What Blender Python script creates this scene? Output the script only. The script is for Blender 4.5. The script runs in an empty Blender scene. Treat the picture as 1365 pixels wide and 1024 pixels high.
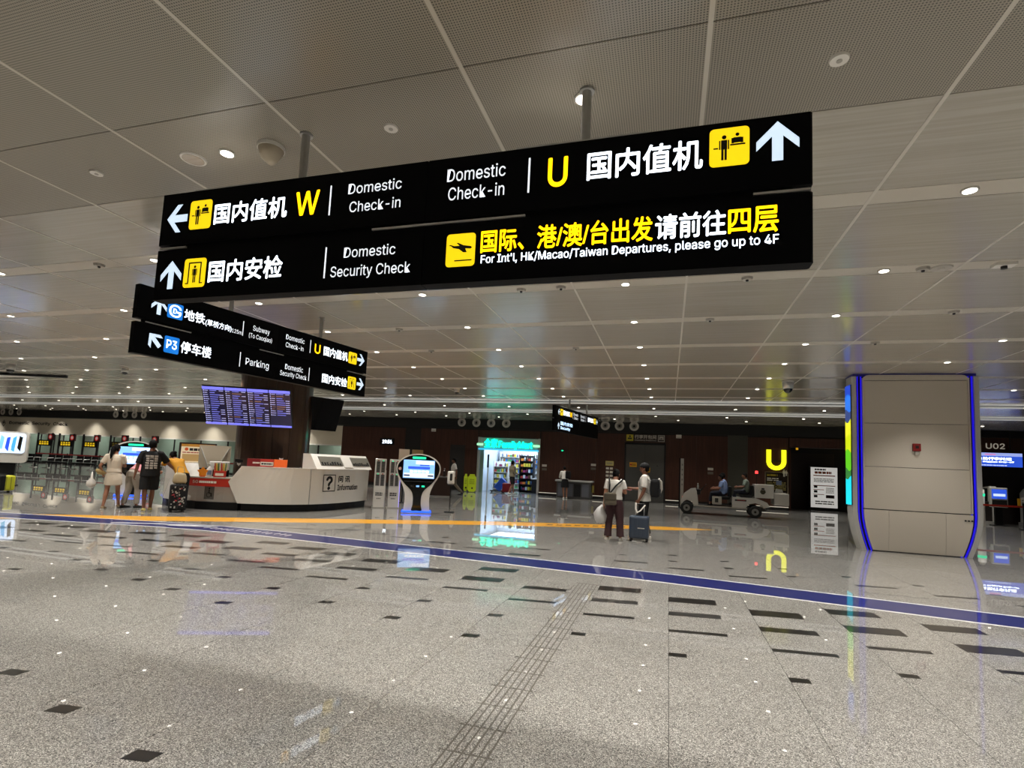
import bpy, bmesh, math, random
from math import sin, cos, pi, radians, atan2, sqrt
from mathutils import Vector, Matrix
random.seed(7)
SC = bpy.context.scene
COL = SC.collection

# ------------------------------------------------------------------ camera
EYE = 1.55
cam = bpy.data.cameras.new('camera')
cam_ob = bpy.data.objects.new('camera', cam); COL.objects.link(cam_ob)
right = Vector((.9584, .2816, .0462)); down = Vector((.0186, .0999, -.9948)); fwd = Vector((-.2848, .9543, .0905))
fwd.normalize(); right = (right - fwd*right.dot(fwd)).normalized(); up = right.cross(fwd)
m = Matrix((right, up, -fwd)).transposed().to_4x4(); m.translation = (0, 0, EYE)
cam_ob.matrix_world = m
cam.sensor_fit = 'HORIZONTAL'; cam.sensor_width = 36.0
cam.lens = 36.0*706.47/1365
cam.shift_y = 43.9/1365
cam.clip_start = .05; cam.clip_end = 300
SC.camera = cam_ob

# ------------------------------------------------------------------ world and exposure
w = bpy.data.worlds.new('world'); SC.world = w; w.use_nodes = True
w.node_tree.nodes['Background'].inputs[0].default_value = (.9, .85, .78, 1)
w.node_tree.nodes['Background'].inputs[1].default_value = .02
SC.view_settings.view_transform = 'Standard'; SC.view_settings.look = 'None'
SC.view_settings.exposure = 0.0; SC.view_settings.gamma = 1.0; SC.view_settings.use_curve_mapping = False
DOWNLIGHT_W = 470.0
DOWNLIGHT_COL = (1.0, .965, .905)
SHOP_W = 26.0

# ------------------------------------------------------------------ materials
def lin(h):
    if isinstance(h, tuple): return tuple(h[:3]) + (1,)
    h = h.lstrip('#'); c = [int(h[i:i+2], 16)/255 for i in (0, 2, 4)]
    return tuple(x/12.92 if x <= .04045 else ((x+.055)/1.055)**2.4 for x in c) + (1,)
MATS = {}
def mat(name, col, rough=.5, metal=0.0, emit=0.0, coat=0.0, spec=None, alpha=None, trans=None):
    if name in MATS: return MATS[name]
    mt = bpy.data.materials.new(name); mt.use_nodes = True
    b = mt.node_tree.nodes['Principled BSDF']
    b.inputs['Base Color'].default_value = lin(col)
    b.inputs['Roughness'].default_value = rough; b.inputs['Metallic'].default_value = metal
    if coat: b.inputs['Coat Weight'].default_value = coat; b.inputs['Coat Roughness'].default_value = .04
    if spec is not None: b.inputs['Specular IOR Level'].default_value = spec
    if trans: b.inputs['Transmission Weight'].default_value = trans
    if emit:
        b.inputs['Emission Color'].default_value = lin(col); b.inputs['Emission Strength'].default_value = emit
    MATS[name] = mt; return mt
def nodes(mt): return mt.node_tree.nodes, mt.node_tree.links, mt.node_tree.nodes['Principled BSDF']
def noise_col(mt, c1, c2, scale, lo=.4, hi=.6, detail=3, stretch=None):
    n, l, b = nodes(mt)
    g = n.new('ShaderNodeNewGeometry'); t = n.new('ShaderNodeTexNoise'); r = n.new('ShaderNodeValToRGB')
    t.inputs['Scale'].default_value = scale; t.inputs['Detail'].default_value = detail
    src = g.outputs['Position']
    if stretch:
        mp = n.new('ShaderNodeMapping'); mp.inputs['Scale'].default_value = stretch
        l.new(src, mp.inputs['Vector']); src = mp.outputs['Vector']
    l.new(src, t.inputs['Vector']); l.new(t.outputs['Fac'], r.inputs['Fac'])
    r.color_ramp.elements[0].position = lo; r.color_ramp.elements[1].position = hi
    r.color_ramp.elements[0].color = lin(c1); r.color_ramp.elements[1].color = lin(c2)
    l.new(r.outputs['Color'], b.inputs['Base Color']); return mt

# speckled polished granite: cool pale grains, warm grey grains, black mica
granite = mat('polished_granite', '#8a857c', .42, 0, coat=1.0)
n, l, b = nodes(granite)
b.inputs['Coat Roughness'].default_value = .009; b.inputs['Coat IOR'].default_value = 1.5
g = n.new('ShaderNodeNewGeometry')
v = n.new('ShaderNodeTexVoronoi'); v.inputs['Scale'].default_value = 210
l.new(g.outputs['Position'], v.inputs['Vector'])
sep = n.new('ShaderNodeSeparateColor'); l.new(v.outputs['Color'], sep.inputs['Color'])
r = n.new('ShaderNodeValToRGB'); r.color_ramp.interpolation = 'CONSTANT'
e = r.color_ramp.elements
e[0].position = 0; e[0].color = lin('#2c2a28'); e[1].position = .2; e[1].color = lin('#716e69')
for p, c in ((.45, '#8c8983'), (.72, '#b2aea7'), (.92, '#dbd8d1')):
    x = e.new(p); x.color = lin(c)
l.new(sep.outputs['Red'], r.inputs['Fac'])
t = n.new('ShaderNodeTexNoise'); t.inputs['Scale'].default_value = 1.1; t.inputs['Detail'].default_value = 4
l.new(g.outputs['Position'], t.inputs['Vector'])
mr = n.new('ShaderNodeMapRange'); mr.inputs[1].default_value = .3; mr.inputs[2].default_value = .7; mr.inputs[3].default_value = .9; mr.inputs[4].default_value = 1.06
l.new(t.outputs['Fac'], mr.inputs[0])
mx = n.new('ShaderNodeMix'); mx.data_type = 'RGBA'; mx.blend_type = 'MULTIPLY'; mx.inputs[0].default_value = 1
l.new(r.outputs['Color'], mx.inputs[6]); l.new(mr.outputs[0], mx.inputs[7]); l.new(mx.outputs[2], b.inputs['Base Color'])
inlay = mat('black_granite', '#0d0c0b', .3, 0, coat=.6)
grout = mat('floor_joint', '#2b2926', .8)
tactile = mat('tactile_granite', '#79746b', .5, coat=.3)
floor_blue = mat('floor_vinyl_navy', '#101a60', .4, coat=.7)
floor_white = mat('floor_vinyl_white', '#dcdcdc', .45, coat=.5)
floor_yellow = mat('floor_vinyl_yellow', '#e3a11c', .45, coat=.6)

# ceiling: satin metal panels with faint brushed streaks
ceil_m = mat('ceiling_metal', '#a8a194', .18, .0, spec=1.0)
noise_col(ceil_m, '#9f998c', '#ada699', 3, .35, .65, 4, (.25, 9, 1))
perf = mat('ceiling_perforated', '#8f8878', .38, 0)
n, l, b = nodes(perf)
g = n.new('ShaderNodeNewGeometry'); s = n.new('ShaderNodeSeparateXYZ'); l.new(g.outputs['Position'], s.inputs[0])
def dotrow(axis):
    a = n.new('ShaderNodeMath'); a.operation = 'MULTIPLY'; a.inputs[1].default_value = 2*pi/.017
    l.new(s.outputs[axis], a.inputs[0])
    c = n.new('ShaderNodeMath'); c.operation = 'SINE'; l.new(a.outputs[0], c.inputs[0]); return c
px_, py_ = dotrow('X'), dotrow('Y')
ad = n.new('ShaderNodeMath'); ad.operation = 'ADD'; l.new(px_.outputs[0], ad.inputs[0]); l.new(py_.outputs[0], ad.inputs[1])
r = n.new('ShaderNodeValToRGB'); r.color_ramp.elements[0].position = .5; r.color_ramp.elements[1].position = .95
r.color_ramp.elements[0].color = lin('#9b9486'); r.color_ramp.elements[1].color = lin('#504b43')
l.new(ad.outputs[0], r.inputs['Fac']); l.new(r.outputs['Color'], b.inputs['Base Color'])
ceil_strip = mat('ceiling_strip', '#bfb8aa', .4)
ceil_rail = mat('ceiling_rail', '#c9c3b7', .35)
ceil_dark = mat('ceiling_plenum', '#1b1a18', .9)
white_lin = mat('linear_diffuser', '#dcdbd6', .35, emit=.3)

walnut = mat('walnut_panel', '#2d1811', .38, spec=.4)
noise_col(walnut, '#3a1e13', '#4b2b1e', 2.2, .3, .7, 5, (6, 6, .4))
walnut_col = mat('walnut_column', '#35251b', .3, coat=.25)
noise_col(walnut_col, '#2c1e16', '#3d2c21', 2.5, .3, .7, 5, (6, 6, .35))
black_band = mat('matte_black', '#0c0b0a', .6)
black = mat('black_plastic', '#0a0a0b', .45, spec=.3)
gloss_black = mat('black_glass', '#040405', .06, coat=.5)
sign_black = mat('sign_black', '#08080a', .6, spec=.08)
rubber = mat('black_rubber', '#121212', .7)
steel = mat('brushed_steel', '#b4b4b2', .32, .9)
alu = mat('anodised_aluminium', '#c6c5c1', .38, .4)
dark_steel = mat('dark_steel', '#2c2c2e', .4, .6)
white_p = mat('white_lacquer', '#d9d5cc', .3, coat=.4)
white_g = mat('white_gloss', '#e9e6df', .18, coat=.6)
white_m = mat('white_matte', '#dedad2', .6)
grey_p = mat('grey_panel', '#77746e', .4)
grey_lt = mat('light_grey_panel', '#a9a49a', .4)
clad = mat('cladding_panel', '#c6bdaf', .32, .05)
fascia_m = mat('fascia_panel', '#d6ccb8', .5)
red_p = mat('red_fascia', '#b22b1c', .4)
red_d = mat('dark_red', '#7e1313', .45)
orange_p = mat('orange_plastic', '#e2601d', .4)
yellow_p = mat('yellow_plastic', '#e6a91e', .45)
lime = mat('lime_plastic', '#c3d81f', .4)
glass_t = mat('tinted_glass', '#8ba093', .12, spec=.6)
glass_dark = mat('dark_glass', '#2b3230', .1, spec=.6)
door_grey = mat('door_grey', '#4d4c49', .4)
em_white = mat('lit_white', '#f1f6fb', .4, emit=1.05)
em_blueish = mat('lit_cool_white', '#cfe3f4', .4, emit=1.0)
em_yellow = mat('lit_yellow', '#f6d411', .4, emit=1.0)
em_neon = mat('neon_yellow', '#ecee1a', .4, emit=1.35)
em_teal = mat('neon_teal', '#18dcc4', .4, emit=1.25)
em_tealw = mat('neon_pale_green', '#9ff0b8', .4, emit=1.3)
em_sky = mat('neon_sky_blue', '#38b9e6', .4, emit=1.2)
em_green = mat('lit_green', '#24e0a2', .4, emit=1.1)
em_blue = mat('led_blue', '#1c10c4', .4, emit=1.0)
em_base = mat('led_base_blue', '#2459f5', .4, emit=1.5)
em_navy = mat('screen_navy', '#14153a', .2, emit=.6)
em_lav = mat('screen_lavender', '#7377ee', .3, emit=1.0)
em_row = mat('screen_text', '#aeb2ee', .3, emit=.8)
em_row2 = mat('screen_text_blue', '#6f74d8', .3, emit=.75)
em_row3 = mat('screen_text_orange', '#8a6a68', .3, emit=.5)
em_scr1 = mat('screen_sky', '#7fb4ee', .3, emit=1.0)
em_scr2 = mat('screen_royal', '#2f55d0', .3, emit=1.0)
em_scr3 = mat('screen_pale', '#cfe0fa', .3, emit=1.0)
em_red = mat('lamp_red', '#ff3b3b', .3, emit=2.5)
em_led = mat('led_text_yellow', '#d6b21f', .3, emit=.8)
em_poster = mat('lightbox_white', '#d3d0cb', .4, emit=.62)
blue_sign = mat('sign_blue', '#1877d8', .4, emit=.9)
ink = mat('print_black', '#171614', .6)
ink_grey = mat('print_grey', '#7d7a75', .6)
ink_orange = mat('print_orange', '#d4643a', .6)
ink_white = mat('print_white', '#dcd6c8', .6)
lens_m = mat('downlight_lens', '#fff6e6', .4, emit=7.0)
lens_m.cycles.emission_sampling = 'NONE'
skin_m = mat('skin', '#9a6a50', .55); skin_d = mat('skin_tan', '#7d523c', .55)
hair_m = mat('black_hair', '#0a0807', .8, spec=.15)

# ------------------------------------------------------------------ mesh helpers
class MB:
    def __init__(s): s.bm = bmesh.new()
    def box(s, x0, x1, y0, y1, z0, z1, bevel=0.0, rot=None, piv=None):
        r = bmesh.ops.create_cube(s.bm, size=1.0)
        vs = r['verts']
        for v in vs: v.co = Vector(((x0+x1)/2+v.co.x*(x1-x0), (y0+y1)/2+v.co.y*(y1-y0), (z0+z1)/2+v.co.z*(z1-z0)))
        if bevel:
            es = list({e for v in vs for e in v.link_edges})
            rr = bmesh.ops.bevel(s.bm, geom=es, offset=bevel, segments=2, affect='EDGES', profile=.5)
            vs = list({v for f in rr['faces'] for v in f.verts} | {v for v in vs if v.is_valid})
        if rot is not None:
            bmesh.ops.rotate(s.bm, verts=vs, cent=piv or Vector(((x0+x1)/2, (y0+y1)/2, (z0+z1)/2)), matrix=rot)
        return s
    def cyl(s, x, y, z0, z1, r0, r1=None, seg=20):
        r1 = r0 if r1 is None else r1
        return s.loft([(x, y, z0), (x, y, z1)], [r0, r1], seg)
    def rod(s, a, b, r0, r1=None, seg=10): return s.loft([a, b], [r0, r0 if r1 is None else r1], seg)
    def loft(s, pts, rad, seg=12, ref=None):
        """closed tube along pts; each radius a number or (side, front) pair; ref = direction of the 'side' axis"""
        pts = [Vector(p) for p in pts]; rings = []; ref0 = Vector(ref) if ref else None
        prev = None
        for i, p in enumerate(pts):
            a = pts[max(i-1, 0)]; c = pts[min(i+1, len(pts)-1)]
            tg = (c-a)
            if tg.length < 1e-9: tg = Vector((0, 0, 1))
            tg.normalize()
            u = ref0 if ref0 is not None else (prev if prev is not None else (Vector((1, 0, 0)) if abs(tg.x) < .9 else Vector((0, 1, 0))))
            u = u - tg*u.dot(tg)
            if u.length < 1e-5: u = tg.orthogonal()
            u.normalize(); prev = u; vv = tg.cross(u)
            ra, rb = rad[i] if isinstance(rad[i], tuple) else (rad[i], rad[i])
            rings.append([s.bm.verts.new(p+u*ra*cos(2*pi*k/seg)+vv*rb*sin(2*pi*k/seg)) for k in range(seg)])
        for A, B in zip(rings, rings[1:]):
            for k in range(seg): s.bm.faces.new((A[k], A[(k+1) % seg], B[(k+1) % seg], B[k]))
        s.bm.faces.new(rings[0][::-1]); s.bm.faces.new(rings[-1]); return s
    def ball(s, c, r, sub=2, sc=(1, 1, 1), mtx=None):
        rr = bmesh.ops.create_icosphere(s.bm, subdivisions=sub, radius=r)
        for v in rr['verts']:
            q = Vector((v.co.x*sc[0], v.co.y*sc[1], v.co.z*sc[2]))
            if mtx is not None: q = mtx @ q
            v.co = q+Vector(c)
        return s
    def prism(s, poly, a0, a1, axis='y'):
        """polygon (list of 2-D points) extruded along an axis: 'y' -> (x,z), 'z' -> (x,y), 'x' -> (y,z)"""
        def P(q, a): return Vector((q[0], a, q[1])) if axis == 'y' else (Vector((q[0], q[1], a)) if axis == 'z' else Vector((a, q[0], q[1])))
        A = [s.bm.verts.new(P(q, a0)) for q in poly]; B = [s.bm.verts.new(P(q, a1)) for q in poly]
        k = len(poly)
        f1 = s.bm.faces.new(A); f2 = s.bm.faces.new(B[::-1])
        for i in range(k): s.bm.faces.new((A[i], B[i], B[(i+1) % k], A[(i+1) % k]))
        return s
    def quad(s, x0, x1, z0, z1, y):
        s.bm.faces.new([s.bm.verts.new(p) for p in ((x0, y, z0), (x1, y, z0), (x1, y, z1), (x0, y, z1))]); return s
    def ring(s, x, z, r0, r1, y, y1=None, seg=24, sx=1.0):
        """flat ring facing -y, with depth when y1 is given"""
        y1 = y if y1 is None else y1
        O = []
        for rr_, yy in ((r0, y), (r1, y), (r1, y1), (r0, y1)):
            O.append([s.bm.verts.new((x+rr_*sx*cos(2*pi*k/seg), yy, z+rr_*sin(2*pi*k/seg))) for k in range(seg)])
        for i in range(1 if y1 == y else 4):
            A, B = O[i], O[(i+1) % 4]
            for k in range(seg): s.bm.faces.new((A[k], A[(k+1) % seg], B[(k+1) % seg], B[k]))
        return s
    def disc(s, x, z, r, y, seg=20, sx=1.0):
        s.bm.faces.new([s.bm.verts.new((x+r*sx*cos(2*pi*k/seg), y, z+r*sin(2*pi*k/seg))) for k in range(seg)]); return s
    def xf(s, mtx): bmesh.ops.transform(s.bm, matrix=mtx, verts=s.bm.verts); return s
    def mesh(s, name):
        bmesh.ops.recalc_face_normals(s.bm, faces=s.bm.faces)
        me = bpy.data.meshes.new(name); s.bm.to_mesh(me); s.bm.free(); return me
    def build(s, name, m, parent=None, smooth=False, kind=None, label=None):
        me = s.mesh(name); me.materials.append(m)
        if smooth: me.shade_smooth()
        return link(name, me, parent, kind, label)
def link(name, me, parent=None, kind=None, label=None):
    o = bpy.data.objects.new(name, me); COL.objects.link(o)
    if parent: o.parent = parent
    if kind: o['kind'] = kind
    if label: o['label'] = label
    return o
def smooth_sharp(o, ang=40):
    me = o.data; me.shade_smooth(); me.set_sharp_from_angle(angle=radians(ang)); return o
def thing(name, label, cat, loc=(0, 0, 0), rz=0.0, group=None, kind=None):
    o = bpy.data.objects.new(name, None); COL.objects.link(o); o.empty_display_size = .2
    o.location = loc; o.rotation_euler = (0, 0, rz); return tag(o, label, cat, group, kind)
def tag(o, label, cat, group=None, kind=None):
    o['label'] = label; o['category'] = cat
    if group: o['group'] = group
    if kind: o['kind'] = kind
    return o
def copy_tree(o, parent=None):
    c = o.copy(); COL.objects.link(c)
    if parent: c.parent = parent
    for ch in list(o.children): copy_tree(ch, c)
    return c
def rdir(dx, dy): return atan2(dx, -dy)             # z turn that points local -y along (dx, dy)
def rface(x, y, off=0.0): return atan2(-x, y)+radians(off)   # local -y towards the eye point

_txt = {}
FONT = None
try:                                                # Blender's own bundled grotesque; falls back to its built-in face
    import os
    FONT = bpy.data.fonts.load(os.path.join(bpy.utils.system_resource('DATAFILES', path='fonts'), 'Inter.woff2'))
except Exception:
    FONT = None
ORD = ['first', 'second', 'third', 'fourth', 'fifth', 'sixth', 'seventh', 'eighth', 'ninth', 'tenth', 'eleventh', 'twelfth', 'thirteenth', 'fourteenth', 'fifteenth', 'sixteenth', 'seventeenth']
def text_mesh(body, bold, depth=0.0, spacing=1.0):
    key = (body, bold, depth, spacing)
    if key in _txt: return _txt[key]
    cu = bpy.data.curves.new('t', 'FONT'); cu.body = body
    if FONT and all(ord(c_) < 128 for c_ in body): cu.font = FONT
    cu.resolution_u = 3; cu.space_character = spacing
    cu.extrude = depth; cu.align_x = 'CENTER'
    o = bpy.data.objects.new('t', cu); COL.objects.link(o)
    bpy.context.view_layer.update()
    me = bpy.data.meshes.new_from_object(o.evaluated_get(bpy.context.evaluated_depsgraph_get()))
    bpy.data.objects.remove(o); bpy.data.curves.remove(cu)
    xs = [v.co.x for v in me.vertices]; ys = [v.co.y for v in me.vertices]
    ax, bx, ay, by = min(xs), max(xs), min(ys), max(ys)
    for v in me.vertices: v.co = Vector(((v.co.x-ax)/(bx-ax), -v.co.z, (v.co.y-ay)/(by-ay)))
    if bold:                                         # heavier strokes: the glyphs laid over themselves a hair apart
        nv, fs = len(me.vertices), [tuple(p.vertices) for p in me.polygons]; co = [v.co.copy() for v in me.vertices]
        ex, ez = bold/(bx-ax), bold/(by-ay); V, F = [], []
        for i, (dx, dz) in enumerate(((0, 0), (ex, 0), (-ex, 0), (0, ez), (0, -ez), (ex*.7, ez*.7), (-ex*.7, -ez*.7))):
            V += [Vector(((c.x+dx+ex)/(1+2*ex), c.y, (c.z+dz+ez)/(1+2*ez))) for c in co]; F += [tuple(j+i*nv for j in f) for f in fs]
        m2 = bpy.data.meshes.new('lettering'); m2.from_pydata(V, [], F); bpy.data.meshes.remove(me); me = m2
    me.name = 'lettering'
    _txt[key] = me; return me
def text(parent, body, x0, x1, z0, z1, y, m, bold=.0, name='lettering', depth=0.0, spacing=1.0, label=None):
    me = text_mesh(body, bold, depth, spacing).copy(); me.materials.clear(); me.materials.append(m)
    for v in me.vertices: v.co = Vector((x0+v.co.x*(x1-x0), y+v.co.y, z0+v.co.z*(z1-z0)))
    return link(name, me, parent, label=label)
def bars(parent, x0, x1, z0, z1, y, m, name='print_line', n=1, seed=1, gap=.45, words=4):
    """rows of small bars: print too small to read"""
    rnd = random.Random(seed); b = MB(); h = (z1-z0)/n
    for i in range(n):
        a = z1-(i+1)*h+h*gap*.5; x = x0
        while x < x1-.001:
            wd = min((x1-x0)/words*rnd.uniform(.5, 1.2), x1-x); b.quad(x, x+wd*.86, a, a+h*(1-gap), y); x += wd
    return b.build(name, m, parent)
# ------------------------------------------------------------------ room shell
H = 4.05
XW, XE, YS, YN = -56.0, 24.0, -7.0, 28.2
PX0, PITCH = .03, .896
floor = MB().box(XW, XE, YS, 40, -.2, -.006).build('floor', grout, kind='structure')
NC0, NC1 = -11, 8
ys = [1.5+1.44*i for i in range(9)]
tile_me = MB().box(.002, PITCH-.002, .001, 1.439, -.006, 0).mesh('floor_tile'); tile_me.materials.append(granite)
for k in range(NC0, NC1):
    for y in ys[:-1]:
        o = link('floor_tile', tile_me, floor); o.location = (PX0+k*PITCH, y, 0)
xa, xb, ya, yb = PX0+NC0*PITCH, PX0+NC1*PITCH, ys[0], ys[-1]
b = MB().box(XW, xa, YS, 40, -.006, 0).box(xb, XE, YS, 40, -.006, 0).box(xa, xb, YS, ya, -.006, 0).box(xa, xb, yb, 40, -.006, 0)
b.build('outer_floor', granite, floor, kind='stuff')

# black inlays: parallelograms that grow from small squares to wide bars towards the blue stripe
def inlay_mesh(wd, dp):
    me = MB().prism([(0, 0), (wd, .15*wd), (wd, .15*wd-dp), (0, -dp)][::-1], -.004, .0006, 'z').mesh('inlay_tile'); me.materials.append(inlay); return me
INL = {'A': inlay_mesh(.55, .26), 'B': inlay_mesh(.55, .17), 'C': inlay_mesh(.55, .09), 'D': inlay_mesh(.15, .095)}
def stripe_mid(x):
    P = [(-18, 7.0), (-13, 7.98), (-10, 8.62), (-8, 8.84), (-3.6, 8.58), (.12, 8.31), (4, 7.8), (9, 7.1), (14, 6.3)]
    for (a, c), (d, e_) in zip(P, P[1:]):
        if a <= x <= d:
            return c+(e_-c)*(x-a)/(d-a)
    return P[0][1] if x < P[0][0] else P[-1][1]
START = {0: 4.96, -1: 5.17, -2: 4.70, -3: 4.89, -4: 5.09, -5: 4.61, -6: 4.8, -7: 4.97, -8: 5.14, -9: 4.71, -10: 4.97, -11: 4.85, -12: 5.27, -13: 5.4, -14: 5.4,
         1: 4.76, 2: 5.24, 3: 5.0, 4: 4.78, 5: 4.6, 6: 4.45, 7: 4.2, 8: 4.1}
SPX = {-7: -6.05, -8: -6.9, -9: -7.74, -10: -8.58, -11: -9.42, -12: -10.24, -13: -11.1, -14: -11.95}
for k, y0 in START.items():
    x = SPX.get(k, PX0+k*PITCH); c = stripe_mid(x+.25); y = y0
    while y < c+2.4:
        t_ = (c-.38)-y
        ty = None
        if t_ > 2.35: ty = 'D'
        elif t_ > 1.65: ty = 'C'
        elif t_ > 1.2: ty = 'B'
        elif t_ > .28: ty = 'A'
        else:
            u_ = y-(c+.38)
            if u_ > 1.05: ty = 'D'
            elif u_ > .42: ty = 'C'
            elif u_ > .3 and k % 3 == 0: ty = 'B'
        if ty and not (k == -2 and y > 7.4):
            o = link('inlay_tile', INL[ty], floor); o.location = (x, y, 0)
        y += .715
for x, y in ((-3.46, 2.44), (-4.3, 2.68), (-2.6, 2.24)):
    o = link('inlay_tile', INL['D'], floor); o.location = (x, y, 0)

# tactile guiding path: rounded bars, five abreast, turning left under the stripe
bar_me = MB().box(-.011, .025, 0, .285, 0, .004, .0015).mesh('tactile_bar'); bar_me.materials.append(granite)
barx_me = MB().box(0, .285, -.01, .032, 0, .004, .0015).mesh('tactile_bar'); barx_me.materials.append(granite)
path_t = thing('tactile_path', 'grooved stone guiding path for blind people running to the blue floor stripe', 'tactile paving', (-1.01, 4.6, 0))
slab = MB().box(-.16, .16, -3.0, 2.75, 0, .0012).box(-.46, -.16, 2.28, 2.6, 0, .0012).build('tactile_slab', mat('tactile_slab', '#565149', .6, coat=.25), path_t)
for i in range(19):
    for j in range(7):
        o = link('tactile_bar', bar_me, path_t); o.location = (-.148+j*.0475, -2.98+i*.3, 0)
for j in range(6):
    o = link('tactile_bar', barx_me, path_t); o.location = (-.455, 2.29+j*.053, 0)

# blue stripe with white edges
def ribbon_flat(pts, wd, z0, z1):
    b = MB(); N = len(pts); L_, R_ = [], []
    for i, p in enumerate(pts):
        a = Vector(pts[max(i-1, 0)]); c = Vector(pts[min(i+1, N-1)]); tg = (c-a).normalized(); nn = Vector((-tg.y, tg.x))
        L_.append(Vector(p)+nn*wd[0]); R_.append(Vector(p)+nn*wd[1])
    for i in range(N-1):
        q = [L_[i], L_[i+1], R_[i+1], R_[i]]
        T = [b.bm.verts.new((v.x, v.y, z1)) for v in q]; U = [b.bm.verts.new((v.x, v.y, z0)) for v in q]
        b.bm.faces.new(T); b.bm.faces.new(U[::-1])
        for j in range(4): b.bm.faces.new((T[j], U[j], U[(j+1) % 4], T[(j+1) % 4]))
    return b
xs_ = [-18, -15, -13, -11.5, -10, -8.8, -7.5, -6, -4, -2, 0, 2, 4, 6, 8, 10, 13]
cl_ = [(x, stripe_mid(x)) for x in xs_]
stripe = ribbon_flat(cl_, (.345, -.345), 0, .0012).build('floor_stripe', floor_blue)
tag(stripe, 'wide navy blue stripe with white borders laid across the granite floor', 'floor marking')
for s in (1, -1): ribbon_flat(cl_, (s*.345+.022, s*.345-.022), .0, .0016).build('white_border', floor_white, stripe)
# emblem strokes on the left end of the stripe
em = ribbon_flat([(-10.9, 8.25), (-10.2, 8.62), (-9.5, 8.86), (-8.9, 8.95), (-9.3, 8.8), (-9.8, 8.6)], (.05, -.05), .0012, .002)
em.build('emblem_arc', floor_white, stripe)
b = MB(); r_ = random.Random(6)
for i in range(14):
    x = -9.0+i*.15; y = stripe_mid(x)+r_.uniform(-.06, .06)
    b.prism([(x, y-.07), (x+.04, y-.09), (x+.07, y+.07), (x+.02, y+.09)], .0012, .002, 'z')
b.build('emblem_strokes', floor_white, stripe, kind='stuff')
ylw = ribbon_flat([(-17, 5.3), (-13.4, 7.76), (-11, 9.2), (-8.5, 10.85), (-4.6, 13.4), (-1.5, 14.95), (0, 15.6)], (.42, -.42), 0, .0011).build('floor_arrow', floor_yellow)
tag(ylw, 'long yellow floor arrow crossing the hall with its tip near the standing pair', 'floor marking')
MB().prism([(.175, 15.215), (1.3, 16.12), (-.175, 15.985)], 0, .0011, 'z').build('arrow_tip', floor_yellow, ylw)
r_ = random.Random(8)
for x0, y0, nm_, k in ((-3.1, 14.16, 9, 0), (-13.6, 7.64, 4, 1)):
    for i in range(nm_):
        x = x0+i*.23; y = y0+i*(.112 if not k else .14)
        MB().prism([(x, y-.12), (x+.15, y-.04), (x+.13, y+.16), (x+.04, y+.05), (x, y+.2)], .0011, .0018, 'z').build('black_marking', ink, ylw)

# ------------------------------------------------------------------ ceiling
ceiling = MB().box(XW, XE, YS, 40, H+.035, H+.3).build('ceiling', ceil_dark, kind='structure')
CX0, CP = .18, 1.49
strips = [5.18+1.875*i for i in range(5)]            # light strips between panel rows
def cpanel(dy, m, th=.03):
    me = MB().box(.008, CP-.008, .004, dy-.004, H, H+th).mesh('ceiling_panel'); me.materials.append(m); return me
near_rows = [(1.0, 2.9, perf), (2.9, 3.83, perf), (3.83, 5.05, ceil_m)]
rows = [(a, c, m_) for a, c, m_ in near_rows]
for i, s_ in enumerate(strips):
    rows.append((s_-.13, s_+.13, ceil_strip))
    if i < len(strips)-1: rows.append((s_+.13, strips[i+1]-.13, ceil_m))
KC0, KC1 = -10, 6
for a, c, m_ in rows:
    me = cpanel(c-a, m_); nm = 'ceiling_strip' if m_ is ceil_strip else 'ceiling_panel'
    for k in range(KC0, KC1):
        o = link(nm, me, ceiling); o.location = (CX0+k*CP, a, 0)
rail_me = MB().box(-.014, .014, 1.0, 19.2, H-.003, H+.02).mesh('ceiling_rail'); rail_me.materials.append(ceil_rail)
for k in range(-16, 12):
    o = link('ceiling_rail', rail_me, ceiling); o.location = (CX0+k*CP, 0, 0)
xa, xb, yb = CX0+KC0*CP, CX0+KC1*CP, rows[-1][1]
b = MB().box(XW, XE, YS, 1.0, H, H+.03)
bs = MB()
for (x0, x1, y0) in ((XW, xa, 1.0), (xb, XE, 1.0), (xa, xb, yb)):
    y = y0
    for s_ in strips+[5.18+1.875*i for i in range(5, 8)]:
        if s_-.13 < y-.01: continue
        b.box(x0, x1, y, s_-.13, H, H+.03); bs.box(x0, x1, s_-.13, s_+.13, H, H+.03); y = s_+.13
    b.box(x0, x1, y, 28.3, H, H+.03)
b.build('outer_ceiling_panels', ceil_m, ceiling, kind='stuff')
bs.build('outer_ceiling_strips', ceil_strip, ceiling, kind='stuff')
# paired bright slot diffusers running the length of the hall
for i, y in enumerate((19.35, 20.05, 22.9, 23.6)):
    MB().box(XW, XE, y-.1, y+.1, H-.035, H+.02).build('trim_%d' % (i+1), white_lin, kind='structure')
MB().box(XW, XE, 19.55, 19.85, H-.01, H+.02).box(XW, XE, 23.1, 23.4, H-.01, H+.02).build('trim_5', ceil_dark, kind='structure')
# ceiling opening at the far left: flat sheet, its brightness put into pale colour
op = thing('ceiling_opening_frame', 'dark edged pale wedge of an opening in the ceiling at far left', 'ceiling opening', (-23.6, 12.9, H))
MB().prism([(-2.2, -.55), (2.3, .85), (-2.2, .85)], -.05, -.002, 'z').build('painted_opening_light', white_m, op)
MB().rod((-2.3, -.6, -.04), (2.45, .87, -.04), .05, seg=8).build('dark_edge', dark_steel, op)

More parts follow.
